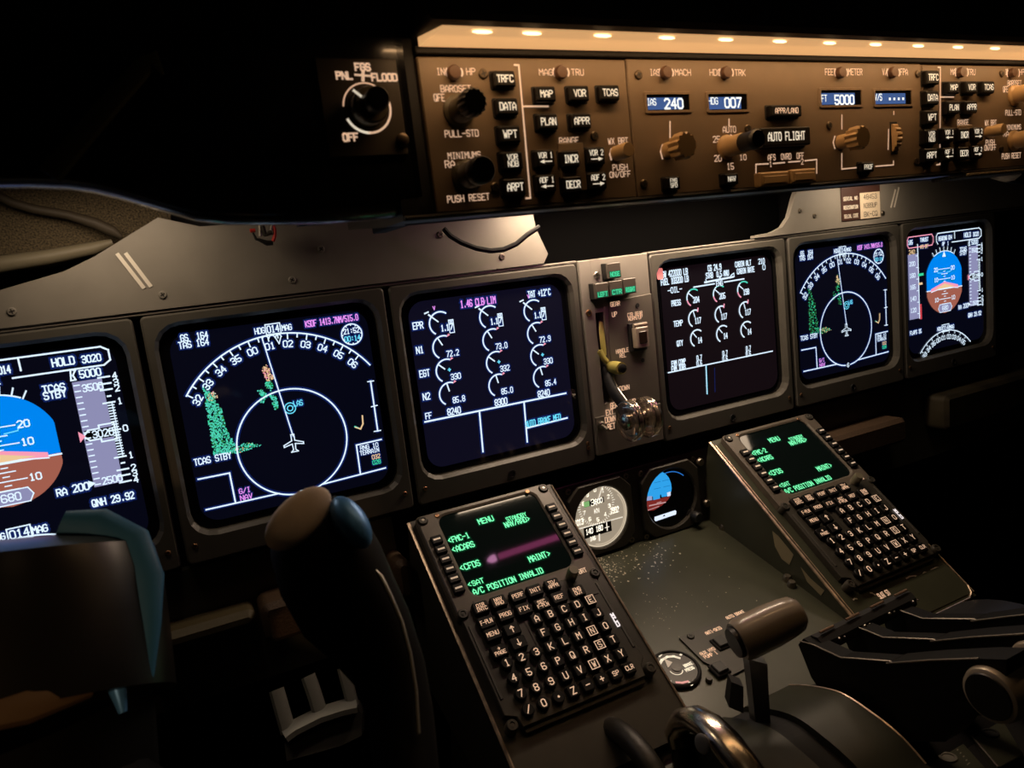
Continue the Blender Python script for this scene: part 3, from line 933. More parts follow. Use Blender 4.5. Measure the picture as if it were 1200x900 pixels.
for s, x, y, w_ in (('GEAR', 182, 701, .0115), ('EXT', 160, 731, .0092), ('260', 212, 718, .0092), ('DOWN', 163, 760, .0135), ('300', 213, 748, .0092), ('RET', 167, 790, .0092), ('230', 216, 777, .0092), ('UP', 258, 687, .007), ('.70', 278, 703, .008)):
    b.text(s, *GH(x, y, .0024), .0058, z, PEACHD, width=w_, lw=.0011)
part('speed_limit_plate', b, gp, 'dark grey plate with lit gear speed limits')
GRNL = em('lit green legend', (.10, .95, .45), .75)
HOUS = mat('indicator housing', (.10, .085, .07), .35)
for (x, y, tx) in ((180, 133, 'NOSE'), (128, 218, 'LEFT'), (188, 208, 'CTR'), (245, 198, 'RIGHT')):
    cx, cy = GH(x, y, .012)
    b = MB()
    b.rr(cx, cy, .0166, .0166, .001, 0, .0085, .0002, BLK)
    b.rr(cx, cy, .0162, .0162, .001, .0085, .0125, .0008, HOUS)
    il = part('indicator_light', b, gp, 'square indicator with green legend ' + tx)
    b = MB()
    b.flat([(cx - .0068, cy - .0068), (cx + .0068, cy - .0068), (cx + .0068, cy - .0005), (cx - .0068, cy - .0005)], .01262, em('green lens', (.02, .16, .08), 1.0))
    b.text(tx, cx, cy - .0037, .0042, .01275, GRNL, width=.0112, lw=.0009)
    part('lens', b, il, 'green lit lens')
# guarded switch
cx, cy = GH(283, 410, .006)
b = MB()
b.box(cx - .0115, cx + .0105, cy - .016, cy + .015, .002, .006, .0008, MBLK)
b.rr(cx, cy - .001, .0165, .0225, .0015, .006, .0135, .001, mat('grey guard plastic', (.36, .30, .24), .3))
b.rr(cx, cy - .001, .0105, .0130, .0015, .0134, .0142, .0004, mat('dark guard window', (.03, .018, .014), .2))
b.tube([(cx - .0085, cy + .0125, .010), (cx + .0085, cy + .0125, .010)], .0022, mat('grey guard plastic', (.36, .30, .24)), 10)
part('guarded_switch', b, gp, 'guarded switch under a pale grey flip cover')
b = MB()
cx, cy = GH(125, 785, .004)
b.lathe(cx, cy, [(.0042, .0024), (.0042, .005), (.003, .006)], STEEL, 14)
b.tube([(cx, cy, .005), (cx + .001, cy - .004, .014)], [.0013, .0022], STEEL, 8)
part('toggle_switch', b, gp)
b = MB()
c0 = GH(166, 540, .0); 
b.lathe(c0[0], c0[1], [(.0062, 0), (.0070, .008), (.0066, .018), (.0066, .020)], YEL, 18, c0=True)
b.lathe(c0[0], c0[1], [(.0048, .020), (.0048, .0225), (.003, .0235)], BLK, 16)
part('handle_release_knob', b, gp, 'yellow handle release knob with black tip')
for x, y, r in ((272, 280, .0024), (294, 511, .0024)):
    b = MB(); b.lathe(*GH(x, y), [(r, .0025), (r, .0027)], MBLK, 12); part('screw_hole', b, gp)
for x, y in ((104, 153), (72, 312), (67, 862)):
    screw(gp, *GH(x, y), 0.0, .0036 if y < 500 else .002, STEEL if y < 200 else BRASS)
b = MB()
b.tube([(*GH(124, 350, -.004), -.004), (*GH(127, 400, .002), .002), (*GH(133, 455, .003), .003), (*GH(138, 492, .003), .003)], [.0028, .0036, .0036, .0030], YEL, 8, flat=.3)
b.tube([(*GH(118, 470, .003), .003), (*GH(135, 505, .004), .004), (*GH(152, 520, .004), .004)], [.0036, .0036, .0028], YEL, 8, flat=.4)
single('warning_strap', b, 'yellow strap threaded through the slot above the landing gear lever', 'strap', MIP)
gl = thing('landing_gear_lever', 'black landing gear lever with clear plastic wheel knob pointing down', 'lever', MIP, (s1[0], s1[1], 0))
A = Vector((*GH(135, 555, -.012), -.012)); B_ = Vector((*GH(172, 640, .018), .018)); WX = MIP.hit(747.5, 491, .05); Cn = Vector((*WX, .05))
b = MB()
b.tube([A, B_, Vector((*GH(235, 725, .040), .040)), Cn], [.0078, .0078, .0074, .0070], MBLK, 12, flat=.5, up=(1, 0, 0))
part('lever_arm', b, gl)
b = MB()
b.tube([A + Vector((.0035, .0012, .0055)), B_ + Vector((.0036, .001, .006)), Vector((*GH(235, 725, .040), .040)) + Vector((.0036, .001, .0062)), Cn + Vector((.003, .002, .005))], .0009, STEEL, 6)
part('edge_strip', b, gl, 'bright worn metal edge')
b = MB()
b.X = Matrix.Translation(Cn) @ Matrix.Rotation(math.radians(90), 4, 'Y')
for z0 in (-.0095, .0115):
    b.lathe(0, 0, [(.006, z0 - .0045), (.0150, z0 - .0050), (.0195, z0 - .0045), (.0212, z0 - .002), (.0212, z0 + .002), (.0195, z0 + .0045), (.0165, z0 + .0048), (.0145, z0 + .0030), (.0105, z0 + .0040), (.006, z0 + .0045)], CLEAR, 32, c0=True)
wk = part('wheel_knob', b, gl, 'clear plastic twin wheel')
b = MB()
b.X = Matrix.Translation(Cn) @ Matrix.Rotation(math.radians(90), 4, 'Y')
b.lathe(0, 0, [(.0060, -.018), (.0085, -.0165), (.0090, -.010), (.0062, .0), (.0100, .010), (.0105, .0175), (.0080, .0195), (.004, .0195)], CHROME, 20, c0=True)
for z0 in (-.0125, -.0065, .0085, .0145):
    b.loft([[(.0204 * math.cos(a_) + .0009 * math.cos(a_) * math.cos(k_), .0204 * math.sin(a_) + .0009 * math.sin(a_) * math.cos(k_), z0 + .0009 * math.sin(k_)) for k_ in [2 * math.pi * j / 6 for j in range(6)]] for a_ in [2 * math.pi * i / 32 for i in range(33)]], CHROME, False, False, True)
part('hub', b, wk, 'polished metal hub')
for sx in (-1, 1):
    pass
# ------------------------------------------------------------------ standby instruments
sp = thing('standby_panel', 'dark grey standby instrument panel between the two keypad units', 'control panel', SBY, (0, -.222, -.02))
b = MB()
b.box(-.135, .1185, -.2225, -.1345, -.02, 0, .001, CDUM)
part('panel_plate', b, sp)
for px, py in ((820.5, 541.5), (828.5, 590)):
    x, y = SBY.hit(px, py, .004); b = MB()
    b.lathe(x, y, [(.0052, 0), (.0052, .003), (.0042, .006), (.0036, .0065)], SCRW, 14); part('captive_bolt', b, sp)


def inst_case(t, cx, cy, r):
    c = .041; k = .013
    o = [(cx - c + k, cy - c), (cx + c - k, cy - c), (cx + c, cy - c + k), (cx + c, cy + c - k), (cx + c - k, cy + c), (cx - c + k, cy + c), (cx - c, cy + c - k), (cx - c, cy - c + k)]
    b = MB(); n = 32
    def ring(rad, z): return [(cx + rad * math.cos(2 * math.pi * i / n), cy + rad * math.sin(2 * math.pi * i / n), z) for i in range(n)]
    def octo(s_, z):
        out = []
        for i in range(n):
            a = 2 * math.pi * i / n; ca, sa = math.cos(a), math.sin(a)
            d = min(c / max(abs(ca), 1e-6), c / max(abs(sa), 1e-6), (2 * c - k) / (abs(ca) + abs(sa)))
            out.append((cx + d * s_ * ca, cy + d * s_ * sa, z))
        return out
    b.loft([octo(1, 0), octo(1, .0045), octo(.97, .006), ring(r + .0015, .006), ring(r, .0045), ring(r, .001)], CDUM, False, False)
    part('case', b, t)
    for sx, sy in ((-1, 1), (1, 1), (-1, -1), (1, -1)):
        screw(t, cx + sx * .0375, cy + sy * .0375, .001, .0036, SCRW)


ax, ay = -.0447, -.1785
asi = thing('airspeed_indicator', 'round beige-lit standby airspeed dial between the keypad units', 'gauge', SBY, (ax, ay - .04, 0))
inst_case(asi, ax, ay, .0345)
b = MB()
DIAL = mat('lit beige dial', (.34, .30, .24), .5, emit=(.42, .345, .25), es=.78)
DIALW = mat('lit dial white', (.8, .8, .7), .5, emit=(1, .92, .78), es=.85)
b.disc(ax, ay, .0345, .0018, DIAL, 36)
q = lambda x, y: SBY.hit(600 + x / 8, 540 + y / 8, .0022)
tc = q(792, 412); Z = .0022
for i in range(50):
    a = R_(i * 7.2); r0 = .0205; r1 = .0232 if i % 5 else .0245
    b.rib([(tc[0] + r0 * math.cos(a), tc[1] + r0 * math.sin(a)), (tc[0] + r1 * math.cos(a), tc[1] + r1 * math.sin(a))], .0007, Z, DIALW, ext=0)
for i, s in enumerate('0987654321'):
    a = R_(90 + i * 36)
    b.text(s, tc[0] + .0172 * math.cos(a), tc[1] + .0172 * math.sin(a), .0040, Z, DIALW, lw=.0009)
nb = MB(); nb.rib([tc, (tc[0] + .0225 * math.cos(R_(62)), tc[1] + .0225 * math.sin(R_(62)))], .0012, Z + .0004, DIALW)
x, y = q(775, 385)
b.flat([(x - .014, y - .0032), (x + .012, y - .0032), (x + .012, y + .0032), (x - .014, y + .0032)], Z + .0001, INK)
b.flat([(x - .014, y - .003), (x - .007, y - .003), (x - .007, y + .003), (x - .014, y + .003)], Z + .0002, em('green window', (.30, .62, .22), .7))
b.text('3', x - .003, y, .0068, Z + .0003, DIALW, lw=.0011); b.text('800', x + .005, y, .0052, Z + .0003, DIALW, width=.0095, lw=.0011)
b.text('kn', *q(795, 468), .0052, Z, DIALW, width=.006) if False else b.text('KN', *q(795, 468), .0046, Z, DIALW, width=.0058, lw=.0009)
b.text('1013', *q(628, 578), .0062, Z, DIALW, width=.0105, lw=.0011); b.text('2992', *q(962, 462), .0062, Z, DIALW, width=.0105, lw=.0011)
b.rib([q(595, 648), q(1035, 528)], .0011, Z, DIALW)
x, y = q(805, 645)
b.flat([(x - .018, y - .0062), (x + .018, y - .0062), (x + .018, y + .0062), (x - .018, y + .0062)], Z, INK)
b.text('140', x - .011, y + .001, .0056, Z + .0001, DIALW, width=.0085, lw=.0011); b.text('180', x + .002, y + .001, .0056, Z + .0001, DIALW, width=.0085, lw=.0011)
b.rib([(x + .012, y - .004), (x + .012, y + .005)], .0014, Z + .0001, DIALW); b.rib([(x + .0095, y - .0005), (x + .0145, y - .0005)], .001, Z + .0001, DIALW)
b.text('IAS', *q(757, 728), .0044, Z, DIALW, width=.0068, lw=.0009); b.rib([q(818, 690), q(820, 745)], .0016, Z + .0002, DIALW)
b.arc(ax, ay, .0335, -130, 60, .0013, Z + .0002, em('painted rim glint', (.75, .62, .45), .9), 24); b.arc(ax, ay, .0312, -110, 40, .0006, Z + .0002, em('painted rim glint', (.75, .62, .45), .9), 24)  # bright arcs painted as a glint along the glass rim
part('needle', nb, part('dial', b, asi), 'white needle')
b = MB()
x, y = SBY.hit(686, 645, .012)
b.lathe(x, y, [(.0058, .002), (.0058, .016), (.0050, .0185)], BLK, 20, rf=lambda r, z, i, n: r * (1 if i % 2 else .9))
b.rib([(x - .003, y - .002), (x + .003, y + .002)], .001, .0187, PEACHD)
part('setting_knob', b, asi)
hx, hy = .0508, -.1805
adi = thing('attitude_indicator', 'round dark standby horizon with blue sky half right of the airspeed dial', 'gauge', SBY, (hx, hy - .04, 0))
inst_case(adi, hx, hy, .035)
b = MB()
b.disc(hx, hy, .035, .0018, GLS, 36)
q = lambda x, y: SBY.hit(640 + x / 5.4545, 520 + y / 5.4545, .0022)
Z = .0022
sky = [(632, 335), (636, 300), (650, 262), (675, 225), (705, 195), (735, 178), (762, 190), (785, 218), (798, 252), (802, 285), (800, 305), (772, 312), (775, 335), (738, 342), (735, 325), (728, 325), (728, 352), (684, 360), (682, 338)]
b.flat([q(*p) for p in sky], Z, em('horizon sky', (.03, .36, .82), 1.0))
b.flat([q(*p) for p in [(632, 368), (680, 362), (795, 332), (778, 360), (740, 395), (690, 425), (640, 430), (634, 400)]], Z, em('horizon earth', (.20, .022, .018), 1.0))
WB = em('tape white', (.65, .75, .95), 1.0)
b.flat([q(*p) for p in [(633, 338), (676, 334), (678, 360), (634, 366)]], Z + .0001, em('tape blue grey', (.30, .36, .60), 1.0)); b.flat([q(*p) for p in [(772, 312), (796, 305), (795, 332), (775, 338)]], Z + .0001, WB)
b.rib([q(660, 396), q(762, 374)], .0014, Z + .0002, em('pink tick', (.7, .4, .4), .8)); b.rib([q(650, 425), q(720, 400)], .0008, Z + .0002, em('pink tick', (.7, .4, .4), .8))
b.rib([q(708, 378), q(735, 370)], .0008, Z + .0002, em('pink tick', (.7, .4, .4), .8))
for i, (x, y) in enumerate(((690, 250), (742, 238), (690, 290), (750, 276))):
    b.rib([q(x, y), q(x + 40, y - 9)], .0006, Z + .0002, em('thin blue tick', (.01, .17, .45), 1.0))
b.arc(hx, hy, .0305, 45, 100, .0012, Z, em('blue arc', (.02, .14, .45), 1.0), 12)
b.flat([q(*p) for p in [(693, 468), (825, 425), (833, 432), (830, 452), (700, 496), (693, 488)]], Z, em('white strip', (.72, .82, 1.0), 1.1))
b.flat([q(*p) for p in [(744, 466), (762, 461), (754, 452)]], Z + .0002, INK)
part('dial', b, adi)
b = MB()
x, y = SBY.hit(815, 605, .008)
b.lathe(x, y, [(.0085, .0), (.0085, .004), (.0065, .0045), (.0062, .014), (.005, .0155)], BLK, 22)
part('caging_knob', b, adi)
# ================================================================== CENTRE PEDESTAL
ped = thing('center_pedestal', 'olive grey centre pedestal sloping aft between the two pilots', 'pedestal', WLD, (0, -.2, 0))
DZ = -.0035
def pw(x, s, n):
    return PED.o + PED.ux * x - PED.uy * s + PED.n * n
b = MB()
b.box(-.112, .1065, -.330, -.052, .05, ZC, .0, OLIVE)
part('center_plate', b, ped, 'olive centre plate with chipped paint')
b = MB()
b.box(-.255, .25, -.9, -.249, .05, ZC - .016, .002, DOLIVE)
b.box(-.255, .25, -.335, -.10, .0, .56, .002, MBLK)
part('lower_body', b, ped)
CHIP = mat('chipped paint', (.52, .46, .34), .6)
CHIPY = mat('peeling primer', (.34, .29, .17), .7)
for sx in (-1, 1):
    x0, x1 = (-.2655, -.1085) if sx < 0 else (.1045, .2605)
    b = MB()
    e = pw(x0, -.004, DZ); f = pw(x0, .262, DZ)
    g = pw(x0, .262, DZ - .02)
    prof = [(e.y, e.z), (f.y, f.z), (g.y + .01, .56), (e.y, .56)]
    b.loft([[(x0, y, z) for y, z in prof], [(x1, y, z) for y, z in prof]], CDUM if sx < 0 else OLIVE, True, True)
    if sx > 0:
        P = [(905, 622), (912, 628), (922, 640), (930, 650), (925, 662), (916, 655), (908, 640)]
        b.poly([atx(px, py, x0 - .0004) for px, py in P], CHIPY)
        P = [(938, 664), (950, 678), (966, 692), (962, 698), (946, 682)]
        b.poly([atx(px, py, x0 - .0004) for px, py in P], CHIPY)
    o = part('side_box', b, ped, 'left keypad box' if sx < 0 else 'right keypad box with chipped side wall')
    # bright worn edge rails along the box
    for xx, wd in ((x0, .0017), (x1, .0010)):
        b = MB()
        b.tube([pw(xx, -.002, DZ + .001), pw(xx, .258, DZ + .001)], wd, mat('worn edge metal', (.72, .56, .42), .34, .85, vary=.35, vscale=120) if xx == min(x0, x1) or True else BEZ, 6)
        part('edge_rail', b, ped)
    if sx > 0:
        b = MB()
        b.tube([pw(x0 + .004, .004, DZ + .001), pw(x0 + .004, .235, DZ + .001)], .0006, mat('worn edge metal', (.5, .4, .3), .38, .9), 6)
        b.tube([pw(x1, .25, DZ + .001), pw(x1 - .004, .258, DZ + .001), pw(x1 - .012, .262, DZ + .001), pw(x0 + .07, .262, DZ + .001)], .001, mat('worn edge metal', (.5, .4, .3), .38, .9), 6)
        part('edge_rail', b, ped)
# chips and scratches on the right box below its keypad
b = MB()
rnd = random.Random(11)
for (p, q_) in (((1062, 678), (1071, 675)), ((1072, 675.5), (1075, 676)), ((1082, 672), (1086, 671)), ((1091, 668), (1103, 664.5)), ((1103, 676.5), (1104.5, 677.5)), ((1000, 703), (1004, 702)), ((1020, 695), (1025, 697))):
    a = PED.hit(*p, DZ); c = PED.hit(*q_, DZ)
    b.rib([a, ((a[0] + c[0]) / 2, (a[1] + c[1]) / 2 + .0008), c], .0014, DZ + .0004, mat('bare chip', (.8, .76, .66), .5))
b.ptext(PED, 'SLAT STOW', 1037, 696, 7.5, PEACHD, 20, DZ, dz=.0006)
b.prib(PED, [(1058, 716), (1052, 704), (1056, 699)], .0006, mat('worn edge metal', (.5, .4, .3), .4), DZ, .0005)
o = part('paint_marks', b, ped) if False else None
mk = bpy.data.objects.new('lower_plate', None)
bb = MB()
x0, y0 = PED.hit(1008, 716, DZ); 
bb.box(.166, .2585, -.258, -.222, DZ, DZ + .0008, .0003, OLIVE)
bb.V += []
off = len(bb.V)
for v in b.V: bb.V.append(v.copy())
for f, i, s in zip(b.F, b.I, b.S):
    bb.F.append([k + off for k in f]); bb.I.append(bb.mi(b.m[i])); bb.S.append(s)
single('lower_plate', bb, 'olive plate with white paint chips lettered SLAT STOW below right keypad', 'plate', PED, (.21, -.26, DZ))
GLARE = mat('glare speckle metal', (.66, .60, .48), .42, 1.0, vary=.2, vscale=200)
# paint chips, plus metal speckles standing in for glare on the plate
def chips(b, n, cx, cy, sx, sy, m, seed):
    r = random.Random(seed)
    for i in range(n):
        x, y = CEN.hit(r.gauss(cx, sx), r.gauss(cy, sy)); s_ = r.uniform(.0003, .0011 if m is not GLARE else .0017)
        if not (-.105 < x < .10 and -.2 < y < -.056):
            continue
        k = r.randint(4, 6); a0 = r.uniform(0, 6)
        b.flat([(x + s_ * r.uniform(.5, 1) * math.cos(a0 + 2 * math.pi * j / k), y + s_ * r.uniform(.5, 1) * math.sin(a0 + 2 * math.pi * j / k)) for j in range(k)], .0003, m)
b = MB()
chips(b, 60, 712, 668, 12, 10, CHIP, 1); chips(b, 40, 775, 715, 18, 14, CHIP, 2); chips(b, 25, 740, 640, 20, 8, CHIP, 3); chips(b, 10, 840, 690, 40, 20, CHIP, 4)
chips(b, 520, 690, 668, 15, 11, GLARE, 5); chips(b, 120, 745, 655, 30, 14, GLARE, 6)
b.V = [CEN.M @ v for v in b.V]
part('chips_and_glare', b, ped, 'cream paint chips and metal speckles drawn as glare')
for px, py in ((847.5, 616), (922.5, 676), (928, 683)):
    x, y = CEN.hit(px, py, .004)
    b = MB(); b.lathe(x, y, [(.0048, 0), (.0048, .002), (.0036, .0055), (.0032, .006)], SCRW, 14)
    b.V = [CEN.M @ v for v in b.V]
    part('bolt', b, ped)
for px, py, r in ((752.5, 784, .0048), (772, 821, .0055), (784, 829, .0042), (771, 808, .003), (831, 795, .0032), (722, 800, .0045)):
    x, y = CEN.hit(px, py, .003)
    b = MB(); b.lathe(x, y, [(r, 0), (r, .002), (r * .75, .0035)], CDUM, 12, sm=False)
    b.V = [CEN.M @ v for v in b.V]
    part('bolt', b, ped)

# ------------------------------------------------------------------ keypad display units
LCX = -.1885
K = lambda px, py, h=.009: (lambda p: (p[0] - LCX, p[1]))(PED.hit(px, py, h))
kz = lambda x, y, h=.009: K(470 + x / 2.903, 560 + y / 2.903, h)
FACE = .005
cdu = thing('control_display_unit', 'keypad unit with green menu text on the left, nearest the camera', 'keypad', PED, (LCX, -.21, DZ), 'keypad units on the pedestal')
O = (LCX, 0, 0)
b = MB(O)
hw = .0710
scx, scy, scw, sch = 0.0010, -.0490, .1055, .0905
b.loft([rrpts(0, -.0525, 2 * hw, .1090, .004, DZ), rrpts(0, -.0525, 2 * hw, .1090, .004, FACE - .0012), rrpts(0, -.0525, 2 * hw - .0024, .1066, .003, FACE),
        rrpts(scx, scy, scw + .004, sch + .004, .0112, FACE), rrpts(scx, scy, scw, sch, .0095, FACE - .0012), rrpts(scx, scy, scw, sch, .0095, FACE - .0026)], mat('worn bronze bezel paint', (.125, .105, .082), .36, vary=.15, vscale=60, wear=((.34, .24, .15), 75, .68)), False, False)
part('bezel', b, cdu)
b = MB(O)
pl = [(-.0690, -.100), (-.0690, -.197), (-.0600, -.2015), (-.0585, -.2105), (.0585, -.2105), (.0600, -.2015), (.0660, -.196), (.0660, -.100)]
b.prism(pl, DZ, FACE - .0002, .0008, CDUM)
b.prism([(-.0585, -.2105), (-.0565, -.2145), (.0565, -.2145), (.0585, -.2105)], DZ, .001, .0005, CDUM)
# raised ridges round the function keys
b.rib([(-.0535, -.0985), (-.0535, -.1560), (-.0175, -.1560), (-.0175, -.1275), (.0590, -.1275)], .0016, FACE + .0004, mat('ridge', (.06, .055, .045), .5))
b.box(-.0665, -.0640, -.185, -.118, FACE - .001, FACE + .0006, .0004, mat('ridge', (.06, .055, .045), .5))
b.box(.0615, .0640, -.185, -.118, FACE - .001, FACE + .0006, .0004, mat('ridge', (.06, .055, .045), .5))
y = K(721, 727, FACE)
for i, s in enumerate('MCD'):
    b.text(s, y[0] - .0002, y[1] + .0044 - i * .0042, .0042, FACE + .0009, em('lit annunciator', (1.0, .88, .86), 1.0), lw=.0012)
x, yy = K(682.5, 669, FACE)
b.text('BRT', x, yy, .0042, FACE + .0003, PEACH, width=.0078, lw=.0008)
part('keypad_plate', b, cdu)
bolts = [(-.0655, -.0045), (.0650, -.0045), (-.0665, -.2065), (.0660, -.2065), (-.0665, -.1065), (.0668, -.1090)]
for i, (x, y) in enumerate(bolts):
    b = MB(O)
    b.lathe(x, y, [(.0052, DZ), (.0052, FACE + .0004), (.0040, FACE + .002), (.0026, FACE + .002), (.0024, FACE + .0012)], CDUM, 16)
    b.disc(x, y, .0014, FACE + .0022, STEEL if i < 2 else CDUM, 10)
    part('quarter_turn_bolt', b, cdu)
for x in (-.0505, .0475):
    screw(cdu, LCX + x, -.0030, FACE, .0022, BRASS)
DRAW = {}
def cdu_screen(t, ox, fmc):
    b = MB((ox, 0, 0))
    b.flat([(p[0], p[1]) for p in rrpts(scx, scy, scw + .003, sch + .003, .013, 0, 6)], .0028, FSCR)
    sq = lambda x, y: K(500 + x / 6.667, 580 + y / 6.667, .0031)
    t_ = lambda s, x, y, h, w_: b.text(s, *sq(x, y), h, .0031, FGRN, width=w_, halo=FHALO, lw=h * .18)
    t_('MENU', 461, 196, .0058, .0155); t_('STANDBY', 700, 170, .0042, .0215); t_('NAV/RAD>', 706, 210, .0056, .0265)
    t_('<FMC-' + fmc, 250, 335, .0058, .0205); t_('<ACARS', 285, 405, .0058, .0215); t_('<CFDS', 338, 550, .0058, .0190); t_('MAINT>', 880, 480, .0058, .0220)
    t_('<SAT', 384, 684, .0046, .0150); t_('A/C POSITION INVALID', 640, 672, .0054, .0700)
    return part('screen', b, t)
cdu_screen(cdu, LCX, '1')
def key(t, x, y, w_, h_, legend, lh, boxed=False, rnd_=False, label=None, name='key', top=.0045, lm=None):
    b = MB((LCX, 0, 0)); z1 = FACE + top
    if rnd_:
        b.lathe(x, y, [(w_ / 2, FACE), (w_ / 2, z1 - .0008), (w_ / 2 - .0008, z1)], KEYM, 20)
    else:
        b.rr(x, y, w_, h_, .0016, FACE, z1, .0009, KEYM)
    lm = lm or PEACH
    if boxed:
        b.rib([(x - w_ * .37, y - h_ * .37), (x + w_ * .37, y - h_ * .37), (x + w_ * .37, y + h_ * .37), (x - w_ * .37, y + h_ * .37)], .00075, z1 + .0001, lm, True)
        lh *= .85
    if legend == '.':
        b.disc(x, y, .0010, z1 + .0001, lm, 10)
    elif legend:
        rows = legend.split('|')
        for i, s in enumerate(rows):
            yy = y + (len(rows) - 1) * lh * .62 - i * lh * 1.24
            b.text(s, x, yy, lh, z1 + .0001, lm, width=min(w_ * .74, len(s) * lh * .80) if len(s) > 1 else None, lw=max(.0006, lh * .16))
    return part(name, b, t, label)
# line keys beside the screen
for k in range(6):
    a = K(505.2 + (540.8 - 505.2) * k / 5 * 0 + (0), 0, 0) if False else None
    f = k / 5
    xl, yl = K(504.4 + f * (527 - 504.4), 634 + f * (692 - 634), FACE + .003)
    xr, yr = K(644.5 + f * (675.5 - 644.5), 594.5 + f * (645.5 - 594.5), FACE + .003)
    for x, y in ((-.0612, yl), (.0612, yr)):
        b = MB(O)
        b.rr(x, y, .0105, .0088, .001, FACE - .001, FACE + .0034, .0007, KEYM)
        b.flat([(x - .0034, y - .0009), (x + .0034, y - .0009), (x + .0034, y + .0009), (x - .0034, y + .0009)], FACE + .0036, mat('pale line mark', (.75, .66, .55), .5, emit=(1, .72, .5), es=.28))
        part('line_key', b, cdu)
FN = [((272, 440), 'DIR|INTC'), ((332, 420), 'NAV|RAD'), ((397, 400), 'PERF'), ((455, 382), 'INIT'), ((515, 362), 'TO/|APPR'),
      ((290, 490), 'F-PLN'), ((355, 465), 'PROG'), ((418, 445), 'FIX'), ((480, 428), 'SEC|F-PLN'), ((537, 405), 'REF'), ((600, 385), 'ENG|OUT'),
      ((312, 530), 'MENU'), ((378, 515), '^'), ((335, 588), '}|PAGE'), ((400, 560), '_')]
fx = [-.0432, -.0252, -.0072, .0108, .0288]
for i, ((zx, zy), s) in enumerate(FN):
    x, y = kz(zx, zy)
    key(cdu, x, y, .0142, .0112, s, .0030 if '|' in s else (.0036 if len(s) > 1 else .0056), label='function key lettered ' + s.replace('|', ' ').replace('^', 'up arrow').replace('_', 'down arrow').replace('}', 'arrow'), name='function_key', lm=PEACHD if len(s) > 1 else PEACH)
ROWS = ['   ABCDE', '   FGHIJ', '123KLMNO', '456PQRST', '789UVWXY', '/0.Z-+SC']
for r, row in enumerate(ROWS):
    for c, ch in enumerate(row):
        if ch == ' ':
            continue
        x = -.0505 + c * .01380 + .0003; y = -.1335 - r * .01346
        lg = ch
        if r == 5 and c == 6: lg = 'SP'
        if r == 5 and c == 7: lg = 'CLR'
        key(cdu, x, y, .0104 if c < 3 else .0102, .0102, lg, .0055 if len(lg) == 1 else .0036, boxed=(ch in 'ENSW' and r < 5 and c > 2), rnd_=c < 3, label='key marked ' + lg)
b = MB(O)
x, y = K(672, 669, FACE + .010)
b.lathe(x, y, [(.0052, FACE), (.0052, FACE + .010), (.0042, FACE + .0125)], mat('grey olive knob', (.17, .15, .10), .4), 18)
part('brightness_knob', b, cdu)
# the second unit: a copy of the thing with copies of its parts
c2 = cdu.copy(); COL.objects.link(c2)
c2['label'] = 'far keypad unit with green menu text on the right of the pedestal'
c2.matrix_world = PED.M @ Matrix.Translation(Vector((.1895, -.21, DZ)))
ORG[c2.name] = Vector((.1895, -.21, DZ))
for ch in [o for o in COL.objects if o.parent == cdu]:
    if ch.name.startswith('screen'):
        continue
    d = ch.copy(); COL.objects.link(d); d.parent = c2
cdu_screen(c2, .1895, '2')

# ------------------------------------------------------------------ brake pressure gauge and switch plate
gx, gy = CEN.hit(792, 783, .003)
bg = thing('brake_pressure_gauge', 'small round brake pressure gauge with white scale on olive pedestal plate', 'gauge', CEN, (gx, gy, 0))
b = MB()
b.lathe(gx, gy, [(.0225, 0), (.0225, .003), (.0212, .0042), (.0198, .0042), (.0190, .0030)], MBLK, 32, c1=False)
part('rim', b, bg)
b = MB(); Z = .0034
b.disc(gx, gy, .0196, .003, mat('gauge face', (.018, .016, .014), .35), 32)
q = lambda x, y: CEN.hit(740 + x / 5.4545, 690 + y / 5.4545, .0034)
c0 = q(287, 502)
b.rib([q(*p) for p in ((170, 525), (175, 490), (195, 455), (230, 435), (270, 432), (305, 442))], .0026, Z, WLEG)
for p in ((148, 518), (185, 428), (320, 420)):
    x, y = q(*p); b.rib([(x - .001, y), (x + .0012, y + .001)], .0022, Z, WLEG)
for p in ((202, 562), (250, 597)):
    x, y = q(*p); b.rib([(x - .0006, y - .0012), (x + .0006, y + .0012)], .0018, Z, WLEG)
b.rib([q(290, 598), q(325, 600), q(360, 592)], .0022, Z, em('pink band', (1.0, .45, .38), .8)); x, y = q(378, 607); b.text('0', x, y, .0036, Z, WLEG, lw=.0008)
b.flat([q(210, 448), q(262, 470), q(240, 500), q(232, 505)], Z + .0002, mat('grey needle', (.5, .45, .38), .4, emit=(1, .8, .6), es=.25))
b.text('BRAKE', *q(362, 484), .0030, Z, WLEG, width=.0088, lw=.0008); b.text('PRESS', *q(372, 512), .0030, Z, WLEG, width=.0088, lw=.0008)
b.arc(*q(285, 518), .0058, 170, 330, .0009, Z, WLEG, 12)
b.disc(*c0, .0046, Z + .0003, mat('gauge hub', (.02, .018, .016), .3), 16)
part('dial', b, bg)
sw = thing('switch_plate', 'small dark switch plate lettered ANTI-SKID beside the brake gauge', 'switch panel', CEN, (*CEN.hit(840, 758), 0))
b = MB()
pts = [CEN.hit(796, 747, .002), CEN.hit(824, 775, .002), CEN.hit(858, 791, .002), CEN.hit(896, 772, .002), CEN.hit(884, 752, .002), CEN.hit(862, 716, .002), CEN.hit(848, 725, .002)]
x0 = pts[0][0]; y0 = CEN.hit(857, 787, .002)[1]
b.prism(pts, 0, .002, 0, CDUM)
q = lambda x, y: CEN.hit(740 + x / 5.4545, 690 + y / 5.4545, .0022)
